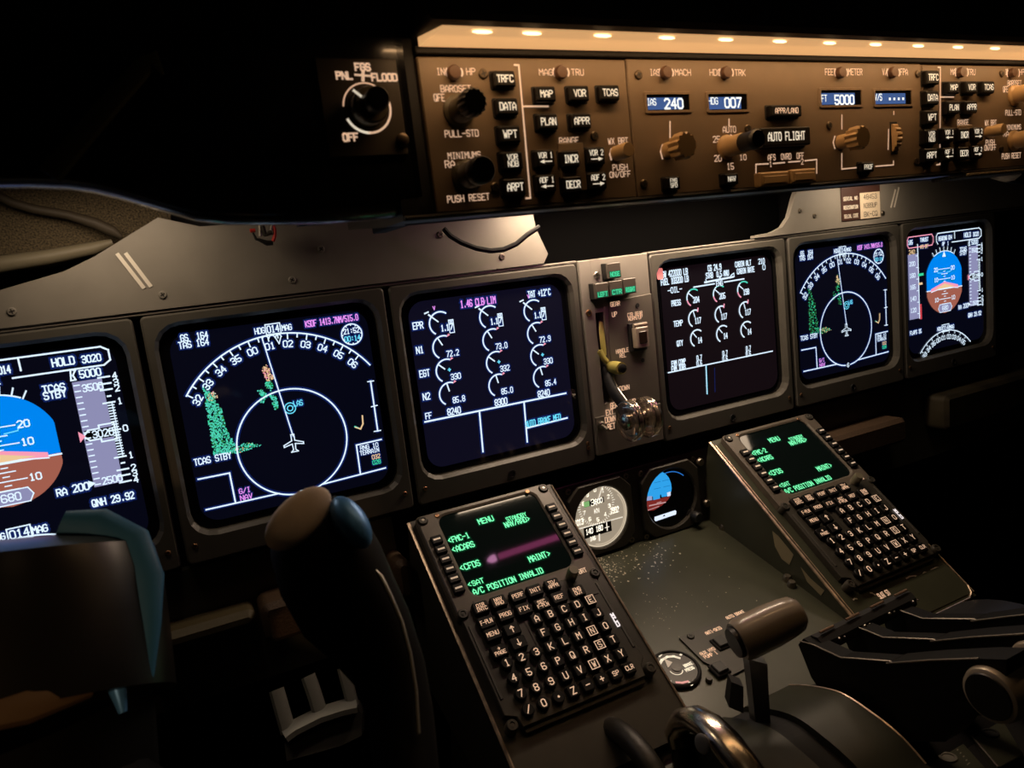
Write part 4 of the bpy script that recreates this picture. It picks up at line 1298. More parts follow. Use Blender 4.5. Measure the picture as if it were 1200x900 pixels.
for s, x, y, w_ in (('ANTI-SKID', 523, 268, .0185), ('AUX HYD', 485, 400, .0165), ('PUMP 1', 505, 423, .0145), ('AUTO BRAKE', 663, 166, .0225), ('OFF', 695, 351, .006)):
    b.text(s, *q(x, y), .0036, .0024, PEACH, width=w_, lw=.0007)
b.rib([q(655, 215), q(620, 235), q(640, 262), q(652, 275)], .0011, .0024, WLEG); b.rib([q(645, 285), q(660, 280)], .0022, .0024, WLEG)
part('plate', b, sw)
for x, y in ((573, 330), (565, 495)):
    cx, cy = CEN.hit(740 + x / 5.4545, 690 + y / 5.4545, .006)
    b = MB(); b.rr(cx, cy, .0150, .0150, .001, .002, .0040, .0008, MBLK); b.rr(cx, cy, .0115, .0115, .001, .004, .0062, .0008, BLK); part('push_switch', b, sw)
cx, cy = CEN.hit(868, 742, .008)
b = MB(); b.lathe(cx, cy, [(.0095, .002), (.0095, .006), (.0080, .007), (.0075, .013), (.0065, .014)], BLK, 20); part('rotary_knob', b, sw)
screw(sw, *q(378, 305), .002, .0036, CDUM)

# ------------------------------------------------------------------ lever quadrant
qd = thing('lever_quadrant', 'dark olive curved quadrant cover under the thrust levers', 'quadrant', WLD, (-.03, -.38, ZC))
XR = -.018
PR = [atx(925, 803, XR), atx(950, 804, XR), atx(985, 812, XR), atx(1020, 834, XR), atx(1055, 862, XR), atx(1085, 895, XR)]
def cat(P, k=6):
    out = []
    for i in range(len(P) - 1):
        a, b_, c_, d_ = P[max(i - 1, 0)], P[i], P[i + 1], P[min(i + 2, len(P) - 1)]
        for j in range(k):
            t = j / k
            out.append(.5 * ((2 * b_) + (c_ - a) * t + (2 * a - 5 * b_ + 4 * c_ - d_) * t * t + (3 * b_ - a - 3 * c_ + d_) * t ** 3))
    return out + [P[-1]]
PR = cat(PR)
prof = [(p.y, p.z) for p in PR]
prof = [(prof[0][0] + .006, ZC - .004)] + prof + [(-.47, prof[-1][1] + .004), (-.60, prof[-1][1] - .02), (-.60, ZC - .015), (prof[0][0] + .006, ZC - .015)]
b = MB()
SM = mat('smooth olive cover', (.034, .036, .024), .42, vary=.1)
for xa, xb in ((-.128, -.092), (-.068, XR)):
    b.loft([[(xa, y, z) for y, z in prof], [(xb, y, z) for y, z in prof]], SM, True, True, True)
part('curved_cover', b, qd)
b = MB()
pr2 = [(y, z - .006) for y, z in prof]
b.loft([[(-.092, y, z) for y, z in pr2], [(-.068, y, z) for y, z in pr2]], MBLK, True, True)
part('lever_slot', b, qd)
b = MB()
b.tube([(XR, y, z) for y, z in prof[1:32]], .0009, mat('worn edge metal', (.5, .4, .3), .4), 6)
part('edge_trim', b, qd)
b = MB()
x, y = CEN.hit(931, 875, .02)
b.text('RET', -.056, -.350, .005, 0, mat('faded white print', (.4, .38, .3), .6), width=.011, lw=.0008)
zr = [z for y_, z in prof if y_ < -.33][0]
b.V = [Vector((v.x, v.y, .6790 + .0)) for v in b.V]
# dark hub block beneath the thrust levers
b2 = MB()
b2.loft([[(x_, y, z - .012) for y, z in prof] for x_ in (XR, .135)], MBLK, True, True)
part('lever_bed', b2, qd)
# ------------------------------------------------------------------ speed brake lever
SBX = -.079
sb = thing('speed_brake_lever', 'speed brake lever with glossy taupe roller handle on black arm', 'lever', WLD, (SBX, -.33, ZC + .02))
p0 = atx(893, 872, SBX); p1_ = atx(884, 770, SBX); 
b = MB()
b.tube([p0, p0.lerp(p1_, .35), p0.lerp(p1_, .75), p1_], [.0115, .0115, .0125, .0135], BLK, 4, flat=.4, up=(1, 0, 0))
part('lever_arm', b, sb)
b = MB()
c1_ = atx(864, 752, -.100); c2_ = atx(938, 716, -.046)
HAND = mat('glossy taupe plastic', (.30, .255, .20), .26, coat=.3)
dv = (c2_ - c1_)
rad = [.0140, .0155, .0162, .0160, .0150, .0138, .0110, .0055]
b.tube([c1_ + dv * t for t in (0, .05, .15, .5, .75, .90, .97, 1.0)], rad, HAND, 28)
rh = part('roller_handle', b, sb, 'glossy taupe roller')
b = MB()
b.tube([c1_ - dv * .06, c1_ + dv * .03], [.0112, .0122], BLK, 24)
part('end_cap', b, rh)
b = MB()
bl = atx(905, 868, SBX + .004)
b.X = Matrix.Translation(bl) @ Matrix.Rotation(R_(-25), 4, 'X')
b.box(-.010, .010, -.010, .010, -.010, .006, .002, DOLIVE)
part('lever_foot', b, sb)
b = MB()
P = [(857, 800), (872, 793), (873, 822), (853, 828)]
b.tube([atx(862, 797, SBX - .012), atx(860, 826, SBX - .012)], [.0085, .0105], MBLK, 4, flat=.5)
part('finger_lift', b, sb)
# ------------------------------------------------------------------ thrust levers
EDGE = mat('worn lever edge', (.20, .18, .15), .42, .7)
LBLK = mat('lever black', (.004, .004, .004), .6, spec=.2)


def thrust_lever(DX, label):
    X = 0.0
    dx = Vector((DX, 0, 0))
    t = thing('thrust_lever', label, 'lever', WLD, (DX, -.37, ZC), 'three thrust levers')
    def plate(pix, wdt):
        b = MB()
        P = [atx(px, py, X) for px, py in pix]
        b.off = dx
        b.loft([[(X - wdt, p.y, p.z) for p in P], [(X + wdt, p.y, p.z) for p in P]], LBLK, True, True)
        return b
    low = [(943, 752), (949, 745), (960, 752), (993, 767), (1051, 771), (1062, 778), (1069, 792), (1073, 812), (1073, 880), (1010, 880), (985, 830), (958, 790)]
    la = part('lower_arm', plate(low, .0075), t)
    up_ = [(1051, 771.5), (1100, 767.5), (1160, 765), (1192, 766), (1192, 795), (1160, 815), (1120, 862), (1066, 862), (1066, 800)]
    ua = part('upper_arm', plate(up_, .0115), t)
    for pix, wdt in (([(945, 748), (960, 752), (993, 767), (1051, 771), (1062, 778), (1069, 792), (1073, 812)], .0075), ([(1051, 771.5), (1100, 767.5), (1160, 765)], .0115)):
        b = MB(dx)
        P = [atx(px, py, X) for px, py in pix]
        b.loft([[(X - wdt - .0004, p.y, p.z) for p in P], [(X - wdt + .0014, p.y, p.z + .0006) for p in P]], EDGE, False, False) if False else b.tube([(X - wdt, p.y, p.z) for p in P], .0008, EDGE, 6)
        part('edge_strip', b, la if wdt < .01 else ua, 'thin worn metal edge')
    kc = atx(1176, 806, X)
    b = MB(dx)
    b.X = Matrix.Translation(kc) @ Matrix.Rotation(R_(90), 4, 'Y')
    b.lathe(0, 0, [(.0150, -.016), (.0172, -.015), (.0185, -.011), (.0190, .0), (.0190, .018), (.0178, .0205), (.012, .022)], mat('worn grip metal', (.62, .55, .43), .4, .55), 32, c0=True)
    gr = part('grip', b, t, 'polished metal grip')
    b = MB(dx)
    b.X = Matrix.Translation(kc) @ Matrix.Rotation(R_(90), 4, 'Y')
    b.lathe(0, 0, [(.0150, -.0162), (.0145, -.0172), (.004, -.0172)], BLK, 28)
    part('end_button', b, gr, 'black round end button')
    return t


thrust_lever(0.0, 'nearest thrust lever with polished metal grip at right frame edge')
thrust_lever(0.05, 'middle thrust lever behind the nearest one')
thrust_lever(0.10, 'farthest thrust lever beside the keypad unit')
# linkage with studs ahead of the levers
lk = thing('linkage_block', 'black linkage strip with shiny studs ahead of thrust levers', 'linkage', WLD, (.06, -.27, .66))
A0 = atx(957, 752, .0); A1 = atx(1066, 698, .115)
b = MB()
b.tube([A0 + Vector((0, 0, -.004)), A1 + Vector((0, 0, -.004))], .0085, MBLK, 8)
part('strip', b, lk)
for i in range(4):
    f = .1 + i * .265
    p = A0.lerp(A1, f)
    b = MB(); b.tube([p + Vector((-.007, .002, .006)), p + Vector((.009, .002, .0065))], .0011, mat('worn brown metal', (.3, .2, .14), .5, .5), 6); part('clip', b, lk)
    for dx, r in ((.006, .0017), (.012, .0009)):
        b = MB(); b.ell(p + Vector((dx, -.008, .0015)), ((r, 0, 0), (0, r, 0), (0, 0, r)), STEEL, 10, 6); part('stud', b, lk)
# slanted panels at the lower right
sa = atx(1085, 893, .02)
def slant(px0, name, label, cat, pix, x_off, zoff, m):
    pass
SL = Frame(atx(1140, 880, .03), (1, 0, 0), (0, .93, -.36))
def sl(x, y): return SL.hit(1020 + x / 6.667, 780 + y / 6.667)
for (P, label, kind) in ((([(335, 640), (520, 670), (610, 560), (720, 600), (900, 800), (470, 820)]), 'olive slanted panel with scale and ring nut at lower right', 'a'), (([(730, 480), (860, 440), (880, 380), (1000, 370), (1195, 690), (1000, 800)]), 'olive slanted panel with one fastener under the thrust grip', 'b')):
    t = thing('slanted_panel', label, 'panel', SL, (*sl(*P[0]), -.012), 'slanted panels aft of the thrust levers')
    b = MB()
    pts = [sl(*p) for p in P]
    b.prism(pts, -.012, 0, .0006, OLIVE)
    if kind == 'a':
        for i, (x, y, l) in enumerate(((605, 588, .6), (630, 612, .6), (650, 643, 1.6), (683, 662, .6), (707, 686, .6), (731, 713, .6), (752, 742, .6), (768, 770, 1.6))):
            c = sl(x, y); b.rib([(c[0] - .0009 * l, c[1]), (c[0] + .0009 * l, c[1] + .0003)], .0008, .0003, mat('faded white print', (.4, .38, .3), .6))
    part('plate', b, t)
    c = sl(607, 722) if kind == 'a' else sl(937, 532)
    b = MB(); b.lathe(*c, [(.0060, 0), (.0060, .001), (.0044, .001), (.0042, .0003)], STEEL if kind == 'a' else MBLK, 20); part('ring_nut', b, t)
    b = MB(); e = [pts[0], pts[-1]]
    b.tube([(*pts[0], .0006), (*pts[-1], .0006)], .0008, EDGE, 6)
    part('edge_trim', b, t)
# far flap drum
b = MB()
D0 = atx(1100, 702, .175); 
cy, cz = D0.y - .085, D0.z - .115
n = 20
loops = []
for xx in (.165, .235):
    loops.append([(xx, cy + .125 * math.cos(R_(20 + 140 * i / n)), cz + .125 * math.sin(R_(20 + 140 * i / n))) for i in range(n + 1)] + [(xx, cy - .118, cz + .040), (xx, cy + .118, cz + .040)])
b.loft(loops, mat('grey drum cover', (.02, .021, .025), .35), True, True, True)
single('flap_quadrant', b, 'dark grey curved flap lever drum at the right behind thrust levers', 'quadrant')
# ------------------------------------------------------------------ trim handle and wheel at the bottom edge
th_ = thing('trim_control', 'trim control with worn chrome loop handle and black wheel at bottom edge', 'control', WLD, (-.14, -.33, ZC))
tx = -.135
pp = [(797, 872), (793, 856), (800, 844), (815, 842), (832, 852), (850, 870), (870, 895), (890, 925)]
P = [atx(px, py, tx) for px, py in pp]
b = MB()
b.tube(P, [.008, .0085, .009, .0092, .0095, .0098, .010, .010], CHROME, 18, flat=1.25, up=(1, 0, 0))
part('loop', b, th_, 'worn chrome loop')
b = MB()
P = [atx(px, py, tx + .016) for px, py in [(838, 848), (850, 858), (868, 878), (882, 900), (892, 915)]]
b.tube(P, [.004, .006, .0065, .0065, .006], mat('worn patina', (.20, .19, .13), .6, .3, vary=.7, vscale=180), 12)
part('side_band', b, th_, 'scuffed side band')
b = MB()
c = atx(823, 872, tx - .012)
b.ell(c, ((.002, 0, 0), (0, .005, -.009), (0, .006, .004)), mat('grey pad', (.22, .22, .23), .5), 16, 8)
part('thumb_pad', b, th_, 'grey thumb pad')
b = MB()
b.tube([atx(797, 870, tx), atx(800, 900, tx), atx(815, 940, tx)], [.007, .008, .008], BLK, 10)
part('stem', b, th_)
b = MB()
wc = atx(745, 930, -.175)
b.tube([(wc.x, wc.y + .055 * math.cos(R_(a)), wc.z - .004 + .050 * math.sin(R_(a))) for a in range(0, 181, 12)], .009, mat('ribbed black wheel', (.02, .018, .014), .45, bump=.3, vscale=200), 12)
part('wheel_rim', b, th_, 'ribbed black wheel rim')
# ================================================================== GLARESHIELD
gs = thing('glareshield', 'black padded glareshield spanning the top with two drooping side lips', 'glareshield', FCP, (-.3, .14, -.2))
b = MB()
b.box(-.292, .95, .2368, .30, -.20, .034, .003, MBLK)
part('hood', b, gs)
b = MB()
b.loft([[(x, .1375, -.002), (x, .1375, -.04), (x, .1442, -.128), (x, .1500, -.128), (x, .150, -.002)] for x in (-.31, .95)], BLK, True, True)
part('under_lip', b, gs, 'black glossy underside lip')
b = MB()
b.tube([(-.31, .1385, .0005), (.95, .1385, .0005)], .0016, BLK, 8)
b.tube([(-.30, .1378, -.030), (.95, .1378, -.030)], .0012, mat('brown edge', (.08, .06, .045), .4), 6)
part('lip_bead', b, gs)
b = MB()
b.box(-.345, .95, .150, .236, -.135, -.024, .0, MBLK)
part('housing', b, gs)
b = MB()
b.box(-.3005, -.2905, .138, .238, -.10, -.002, .001, MBLK)
b.box(-.2905, .95, .2285, .2325, -.10, .0015, .0005, MBLK)
part('panel_surround', b, gs)
def wing(cols, m):
    b = MB()
    loops = []
    for a, bb in cols:
        loops.append([(a, bb + .050, -.20), (a, bb + .016, -.06), (a, bb + .0035, -.027), (a, bb, -.018), (a, bb + .0008, -.010), (a, bb + .004, -.0045), (a, bb + .010, -.0015), (a, .30, -.0015), (a, .30, -.20)])
    b.loft(loops, m, True, True, True)
    return b
cols = [(-.62, FCP.hit(0, 221)[1] + .001)]
for p in ((0, 221), (40, 220.5), (80, 222), (110, 226), (140, 233), (185, 246), (230, 259), (265, 263.5), (310, 263.5), (375, 263), (440, 258), (488, 252)):
    cols.append(FCP.hit(p[0], p[1], -.016))
cols.append((-.3006, cols[-1][1]))
part('left_padding', wing(cols, SLEA), gs, 'black padded left lip with blue screen glints')
part('right_padding', wing([(.2905, .128), (.32, .124), (.45, .118), (.95, .118)], SLEA), gs)
b = MB()
b.tube([(*FCP.hit(58, 205, .004), .004), (*FCP.hit(120, 132, .004), .004), (*FCP.hit(168, 78, .004), .004), (*FCP.hit(180, 68, .004), .004), (*FCP.hit(190, 88, .004), .004)], [.0050, .0048, .0045, .0040, .0012], mat('added faint olive streak', (.05, .05, .012), .8), 8, flat=.5)  # faint streak drawn as an added strip, no piping seen
part('streak', b, gs, 'added faint olive streak')
b = MB()
for a0, a1, b0, b1 in ((.20, .95, .1345, .1375),):
    b.box(a0, a1, b0, b1, -.03, .004, .001, FELT)
part('felt_strip', b, gs, 'speckled felt strip under the right end')
# ------------------------------------------------------------------ lamp strip
ls = thing('lamp_strip', 'long glowing amber lamp strip along top of the control panel', 'lamp', FCP, (0, .233, .03))
b = MB()
b.loft([[(x + (.0 if x > 0 else d * .35), y, z) for (y, z, d) in ((.2318, .002, 0), (.2312, .004, 0), (.2358, .0225, .02), (.2372, .0225, .02), (.2372, .002, 0))] for x in (-.2885, .90)], mat('tan reflector with painted glow', (.80, .62, .40), .45, emit=(1.0, .54, .22), es=.62), True, True)  # emission paints in the bulbs' light on the reflector
part('reflector', b, ls, 'tan reflector')
BULB = em('amber bulb', (1.0, .62, .30), 3.5)
for k in range(12):
    xb = -.2255 + .0485 * (k - 1) if k else -.257
    b = MB()
    b.tube([(xb - .006, .2346, .0205), (xb - .003, .2346, .0205), (xb + .003, .2346, .0205), (xb + .006, .2346, .0205)], [.0004, .0010, .0010, .0004], BULB, 8)
    part('bulb', b, ls)
# ------------------------------------------------------------------ control panels
G = FCP


def panel(name, label, x0, x1):
    t = thing(name, label, 'control panel', FCP, ((x0 + x1) / 2, .14, -.02))
    return t


def button(t, px, py, wpx, hpx, rows, lm=WLEG, lh=None, top=.005, col=None):
    sx, sy = G.scale(px, py, top)
    x, y = G.hit(px, py, top)
    w_, h_ = wpx * sx, hpx * sy
    b = MB()
    b.rr(x, y, w_ + .0018, h_ + .0018, .0012, -.001, .0006, .0003, MBLK)
    b.rr(x, y, w_, h_, .0012, 0, top, .0010, col or KEYM)
    n = len(rows); lh = lh or (h_ * .42 if n == 1 else h_ * .30)
    for i, s in enumerate(rows):
        yy = y + (n - 1) * lh * .62 - i * lh * 1.24
        if s in '{}':
            sg = -1 if s == '{' else 1
            b.rib([(x - sg * w_ * .30, yy), (x + sg * w_ * .15, yy)], lh * .22, top + .0001, lm); b.flat([(x + sg * w_ * .34, yy), (x + sg * w_ * .08, yy + lh * .42), (x + sg * w_ * .08, yy - lh * .42)], top + .0001, lm)
        else:
            b.text(s, x, yy, lh, top + .0001, lm, width=min(w_ * .74, len(s) * lh * .72), lw=lh * .17)
    return part('push_button', b, t, 'black push button lettered ' + ' '.join(rows).replace('{', 'left arrow').replace('}', 'right arrow'))


def knob(t, x, y, prof, m, rf=None, name='knob', label=None, n=30):
    b = MB(); b.lathe(x, y, prof, m, n, rf=rf); return part(name, b, t, label)


flute = lambda k, d: (lambda r, z, i, n: r * (1 - d * (.5 + .5 * math.cos(2 * math.pi * k * i / n))))
TX = lambda b, s, px, py, h, w_, m=PEACH: b.ptext(G, s, px, py, h, m, w_, 0, dz=.0003)


def small_toggle(t, px, py):
    x, y = G.hit(px, py, .0035)
    knob(t, x, y, [(.0042, 0), (.0042, .0030), (.0035, .0040)], DTAN, name='toggle_button')


def parens(b, px, py, d, hpx):
    x, y = G.hit(px, py, .0015)
    sx, sy = G.scale(px, py)
    for s_ in (-1, 1):
        b.arc(x + s_ * d * sx * .35, y, hpx * sy * .62, 180 * (s_ < 0) - 42, 180 * (s_ < 0) + 42, .0011, .0003, PEACH, 8)


def efis(t, x0, x1, D, right):
    b = MB()
    b.box(x0, x1, .1400, .2272, -.020, 0, .0008, BROWN)
    for s, px, py, h, w_ in D['text']:
        TX(b, s, px, py, h, w_)
    for px, py in D['par']:
        parens(b, px, py, 10, 11)
    for ln in D['lines']:
        b.prib(G, ln, .0011, PEACH, 0, .0003)
    (rx0, ry0), (rx1, ry1) = D['frame']
    fx0, fy1 = G.hit(rx0, ry0); fx1, fy0 = G.hit(rx1, ry1)
    b.box(fx0, fx1, fy0, fy1, 0, .0016, .0008, BROWN)
    part('face_plate', b, t)
    for px, py in D['tog']:
        small_toggle(t, px, py)
    for px, py in D['scr']:
        screw(t, *G.hit(px, py), 0, .0030, mat('brown screw', (.12, .09, .06), .35, .7))
    for px, py, w_, h_, rows in D['btn']:
        button(t, px, py, w_, h_, rows)


E1 = dict(
    text=[('IN', 516, 84, 7.5, 9), ('HP', 551.5, 84, 7.5, 10), ('BAROSET', 534, 104, 7.5, 35), ('QFE .', 519, 114.5, 8, 21), ('PULL-STD', 541, 156.5, 7.5, 39),
          ('MINIMUMS', 544, 182, 7, 38), ('RA', 527, 192.5, 8, 11), ('PUSH RESET', 549, 232, 7.5, 49), ('MAG', 639.5, 84.8, 7, 15.5), ('TRU', 676.5, 84.8, 7, 14), ('RANGE', 666.7, 164.8, 7, 22.5),
          ('WX BRT', 724, 165.3, 7, 23), ('PUSH', 726.5, 196, 6.5, 17), ('ON/OFF', 726.5, 204.3, 6.5, 24)],
    par=[(533.3, 84), (658.7, 84)],
    lines=[[(602.7, 76.3), (607.6, 76.5), (614.5, 154), (621.3, 232), (616.5, 232.4)], [(613.3, 124.8), (641.9, 124.8)], [(716, 175), (714.5, 181), (716, 187)], [(537, 193), (540, 196), (543, 193.5)]],
    frame=((652, 168), (688, 224)),
    tog=[(533.3, 84), (658.7, 84)], scr=[(565.9, 86.7), (696.5, 159.5), (580, 219.5)],
    btn=[(592, 92, 25, 19, ['TRFC']), (595.2, 124.5, 25, 20, ['DATA']), (598, 157, 25, 20, ['WPT']), (601, 188, 25, 21, ['VOR', 'NDB']), (604, 219, 25, 20, ['ARPT']),
         (640.5, 109.8, 23, 18, ['MAP']), (679.5, 109, 23, 18, ['VOR']), (715.2, 108.3, 23, 18, ['TCAS']), (642.9, 142.3, 23, 19, ['PLAN']), (681.9, 141.5, 23, 18, ['APPR']),
         (639.5, 185.5, 22, 20, ['VOR 1', '{']), (669.3, 186, 21, 20, ['INCR']), (699.2, 182.5, 21, 20, ['VOR 2', '}']), (641.3, 214.5, 22, 20, ['ADF 1', '{']), (672, 216, 21, 19, ['DECR']), (701.3, 211.5, 21, 20, ['ADF 2', '}'])])
E2 = dict(
    text=[('MAG', 1118.3, 84.4, 6.5, 9), ('TRU', 1138, 84.6, 6.5, 9), ('RANGE', 1128.4, 143.4, 6, 13), ('WX BRT', 1160.6, 144, 6, 13.5), ('PUSH', 1160, 167, 6, 10), ('ON/OFF', 1160.2, 173, 6, 13.5),
          ('IN', 1180, 84.4, 6, 5), ('HP', 1197, 84.4, 6, 6), ('BAROSET', 1188.6, 97.4, 6, 16), ('QFE .', 1180, 104.7, 6.5, 9.5), ('PULL-STD', 1187, 132, 6, 18), ('MINIMUMS', 1187.5, 149, 5.5, 17), ('RA', 1178.5, 157, 6, 6), ('PUSH RESET', 1185, 182.6, 6, 22)],
    par=[(1128.4, 84.2), (1189, 85)],
    lines=[[(1098.8, 79), (1101.6, 79), (1101.4, 136), (1101, 192.7), (1097.4, 193.2)], [(1101.7, 113.8), (1117.3, 113.8)], [(1155, 151), (1154.3, 155), (1155, 159)]],
    frame=((1121, 147), (1139, 189)),
    tog=[(1128.4, 84.2), (1189, 84.8)], scr=[(1173.5, 86.5), (1108.2, 141), (1173, 175)],
    btn=[(1093.8, 90.5, 15, 16.5, ['TRFC']), (1093.2, 114.3, 15, 16.5, ['DATA']), (1092.6, 137.3, 15, 16.5, ['WPT']), (1092, 160, 15, 17, ['VOR', 'NDB']), (1092, 181.7, 15, 16, ['ARPT']),
         (1118.2, 102.3, 14, 14.5, ['MAP']), (1139, 102, 14, 14.5, ['VOR']), (1159, 102, 14, 14.5, ['TCAS']), (1118.2, 125.8, 14, 15, ['PLAN']), (1138.8, 125.3, 14, 14.5, ['APPR']),
         (1112.6, 158, 13, 16, ['VOR 1', '{']), (1130.3, 158, 12, 16, ['INCR']), (1146.7, 156.8, 12, 16, ['VOR 2', '}']), (1112.6, 180.5, 13, 15, ['ADF 1', '{']), (1130, 179.5, 12, 15, ['DECR']), (1146.2, 177.8, 12, 15, ['ADF 2', '}'])])
ep = panel('efis_control_panel', 'brown lit display control panel with dark knobs at left end of the row', -.2898, -.1470)
efis(ep, -.2898, -.1470, E1, False)
for (x, y, kn) in ((-.2684, .1969, True), (-.2682, .1600, False)):
    ok_ = knob(ep, x, y, [(.0095, 0), (.0095, .0015), (.0074, .003), (.0074, .014), (.0068, .015)], KBRN, name='outer_knob')
    knob(ok_, x, y, [(.0072, .015), (.0078, .0165), (.0078, .0235), (.0068, .025)], BLK, rf=flute(14, .10) if kn else None, name='inner_knob', n=84 if kn else 32)
knob(ep, -.1605, .1688, [(.0048, 0), (.0048, .013), (.0042, .0142)], TAN, name='brightness_knob', label='tan knob')
e2 = panel('efis_control_panel', 'brown lit display control panel at far right with light tan knobs', .1470, .2898)
efis(e2, .1470, .2898, E2, True)
for (px, py) in ((1188, 112), (1187.5, 165)):
    x, y = G.hit(px, py)
    ok_ = knob(e2, x, y, [(.0090, 0), (.0090, .0015), (.0072, .003), (.0072, .018), (.0066, .020)], TAN, name='outer_knob', label='tan knob')
    knob(ok_, x, y, [(.0066, .020), (.0066, .028), (.0058, .030)], TAN, name='inner_knob', label='tan knob')
knob(e2, .2333, .1714, [(.0048, 0), (.0048, .013), (.0042, .0142)], TAN, name='brightness_knob', label='tan knob')

fp = panel('flight_control_panel', 'brown autopilot panel with blue readouts reading 240, 007 and 5000', -.1463, .1463)
b = MB()
b.box(-.1463, .1463, .1400, .2278, -.020, 0, .0008, BROWN)
for s, px, py, h, w_ in (('IAS', 767, 85, 7, 11), ('MACH', 800, 85, 7, 18), ('HDG', 838, 85, 7, 13), ('TRK', 867, 85.3, 7, 12), ('FEET', 973, 84.4, 7, 12.5), ('METER', 1002, 84.4, 7, 16), ('V/S', 1038, 84.4, 7, 8.5), ('FPA', 1059, 84.4, 7, 8.5),
                         ('AUTO', 854.4, 151.8, 7, 15), ('25', 839.3, 163.3, 7, 8), ('20', 841, 185.6, 7, 8), ('15', 855.6, 195, 7, 7.5), ('10', 870.4, 184.4, 6, 7.5), ('AFS  OVRD  OFF', 921, 183.5, 6.5, 42), ('1', 902.9, 192.5, 6, None), ('2', 939.8, 189.5, 6, None)):
    TX(b, s, px, py, h, w_)
for px, py in ((782.2, 84.4), (852.7, 84.4), (987.3, 84.4), (1048.4, 84.4)):
    parens(b, px, py, 10, 10)
for ln in ([(784.9, 142.7), (784.9, 161)], [(854, 140), (854, 147)], [(885.6, 210), (885.6, 192.7), (900, 192)], [(906, 191.7), (919, 190.5)], [(924, 190), (937, 189)], [(943, 188.5), (956.7, 187), (956.7, 203)],
           [(986.2, 135), (986.2, 151)], [(986.2, 180.4), (986.2, 198.2), (1008.9, 196)], [(1026, 195), (1046.7, 193.3), (1046.7, 189)], [(776, 170), (773.8, 178), (776, 186)], [(978, 160), (976, 167), (978, 174)], [(1041, 152), (1040.5, 175)], [(1053, 151), (1053, 174)], [(1047, 134), (1047, 131)], [(856, 158), (859, 161)]):
    b.prib(G, ln, .0010, PEACH, 0, .0003)
part('face_plate', b, fp)
for px, py in ((782.2, 84.4), (852.7, 84.4), (987.3, 84.4), (1048.4, 84.4)):
    small_toggle(fp, px, py)
for px, py in ((747.8, 87.8), (754.4, 215.5), (876, 151), (1075, 86.7), (971.5, 147.3), (1073.3, 189.3)):
    screw(fp, *G.hit(px, py), 0, .0030, mat('brown screw', (.12, .09, .06), .35, .7))
for (p0, p1, tag_, tp, tw, val, vp, vw, vh) in (((756.5, 111), (808, 129), 'IAS', (763.5, 119.5), 10, '240', (789.5, 121.5), 21, 13), ((828.8, 110.5), (875.5, 128.5), 'HDG', (835.5, 118.3), 11, '007', (859, 120.3), 19, 12.5),
                                             ((961, 106), (1009, 123), 'FT', (965.8, 115.3), 6, '5000', (989.5, 117), 22, 12), ((1024.3, 106.5), (1067.5, 122.3), 'V/S', (1029.3, 113.8), 8, '----', (1050, 115), 20, 4)):
    x0, y1 = G.hit(*p0); x1, y0 = G.hit(*p1)
    b = MB()
    cx, cy, w_, h_ = (x0 + x1) / 2, (y0 + y1) / 2, x1 - x0, y1 - y0
    b.loft([rrpts(cx, cy, w_ + .004, h_ + .004, .0008, 0, 1), rrpts(cx, cy, w_ + .003, h_ + .003, .0008, .0010, 1), rrpts(cx, cy, w_, h_, .0006, .0010, 1), rrpts(cx, cy, w_, h_, .0006, -.003 + .0032, 1)], BROWN, False, False)
    b.flat([(x0, y0), (x1, y0), (x1, y1), (x0, y1)], .0002, GLS)
    b.flat([(x0 + .0008, y0 + .0006), (x1 - w_ * .16, y0 + .0006), (x1 - w_ * .16, y1 - .002), (x0 + .0008, y1 - .002)], .0003, LCDB)
    b.ptext(G, tag_, *tp, 7.5, LCDW, tw, .0004, dz=.0001)
    if val == '----':
        xx, yy = G.hit(vp[0], vp[1] + 1); sx, sy = G.scale(*vp)
        for k in range(4):
            xc = xx + (k - 1.5) * 5.2 * sx
            b.flat([(xc - .0011, yy - .0010), (xc + .0011, yy - .0010), (xc + .0011, yy + .0010), (xc - .0011, yy + .0010)], .0005, LCDW)
    else:
        sx, sy = G.scale(*vp)
        b.ptext(G, val, *vp, vh * .86, LCDW, vw, .0004, dz=.0001, lw=vh * sy * .17)
    part('readout', b, fp, 'blue readout showing ' + (val if val != '----' else 'dashes'))
for x, y, f in ((-.1188, .1690, 1), (.0481, .1690, 1)):
    ok_ = knob(fp, x, y, [(.0054, 0), (.0054, .010), (.0052, .0105)], TAN, name='knob_shaft', label='tan knob shaft')
    knob(ok_, x, y, [(.0056, .0090), (.0086, .0105), (.0090, .0180), (.0082, .0205)], TAN, rf=flute(12, .16), name='fluted_knob', n=96, label='tan fluted knob')
x, y = -.0668, .1692
ok_ = knob(fp, x, y, [(.0085, 0), (.0085, .0015), (.0068, .003), (.0068, .0155), (.0062, .0165)], TAN, name='outer_knob', label='tan bank limit knob')
knob(ok_, x, y, [(.0060, .0165), (.0063, .0175), (.0063, .0255), (.0067, .0265), (.0067, .0295), (.0056, .031)], BLK, name='inner_knob', label='long black heading knob')
button(fp, 789.6, 214.4, 17, 15, ['FMS', 'SPD']); button(fp, 857.8, 209.5, 17, 13, ['NAV']); button(fp, 1018, 195.5, 14, 12, ['PROF']); button(fp, 922, 129.5, 37, 14, ['APPR/LAND'], lm=PEACH); button(fp, 922, 159.5, 58, 22, ['AUTO FLIGHT'], top=.007)
for p0, p1 in (((890.5, 202), (926, 216.5)), ((927.4, 198.5), (957.5, 213))):
    x0, y1 = G.hit(p0[0], p0[1], .006); x1, y0 = G.hit(p1[0], p1[1], .006)
    b = MB()
    b.box(x0, x1, y0, y1, 0, .006, .0012, TAN)
    b.box(x0 + .003, x1 - .003, y0 + .002, y1 - .003, .0055, .0066, .0004, TAN)
    part('override_paddle', b, fp, 'tan override paddle')
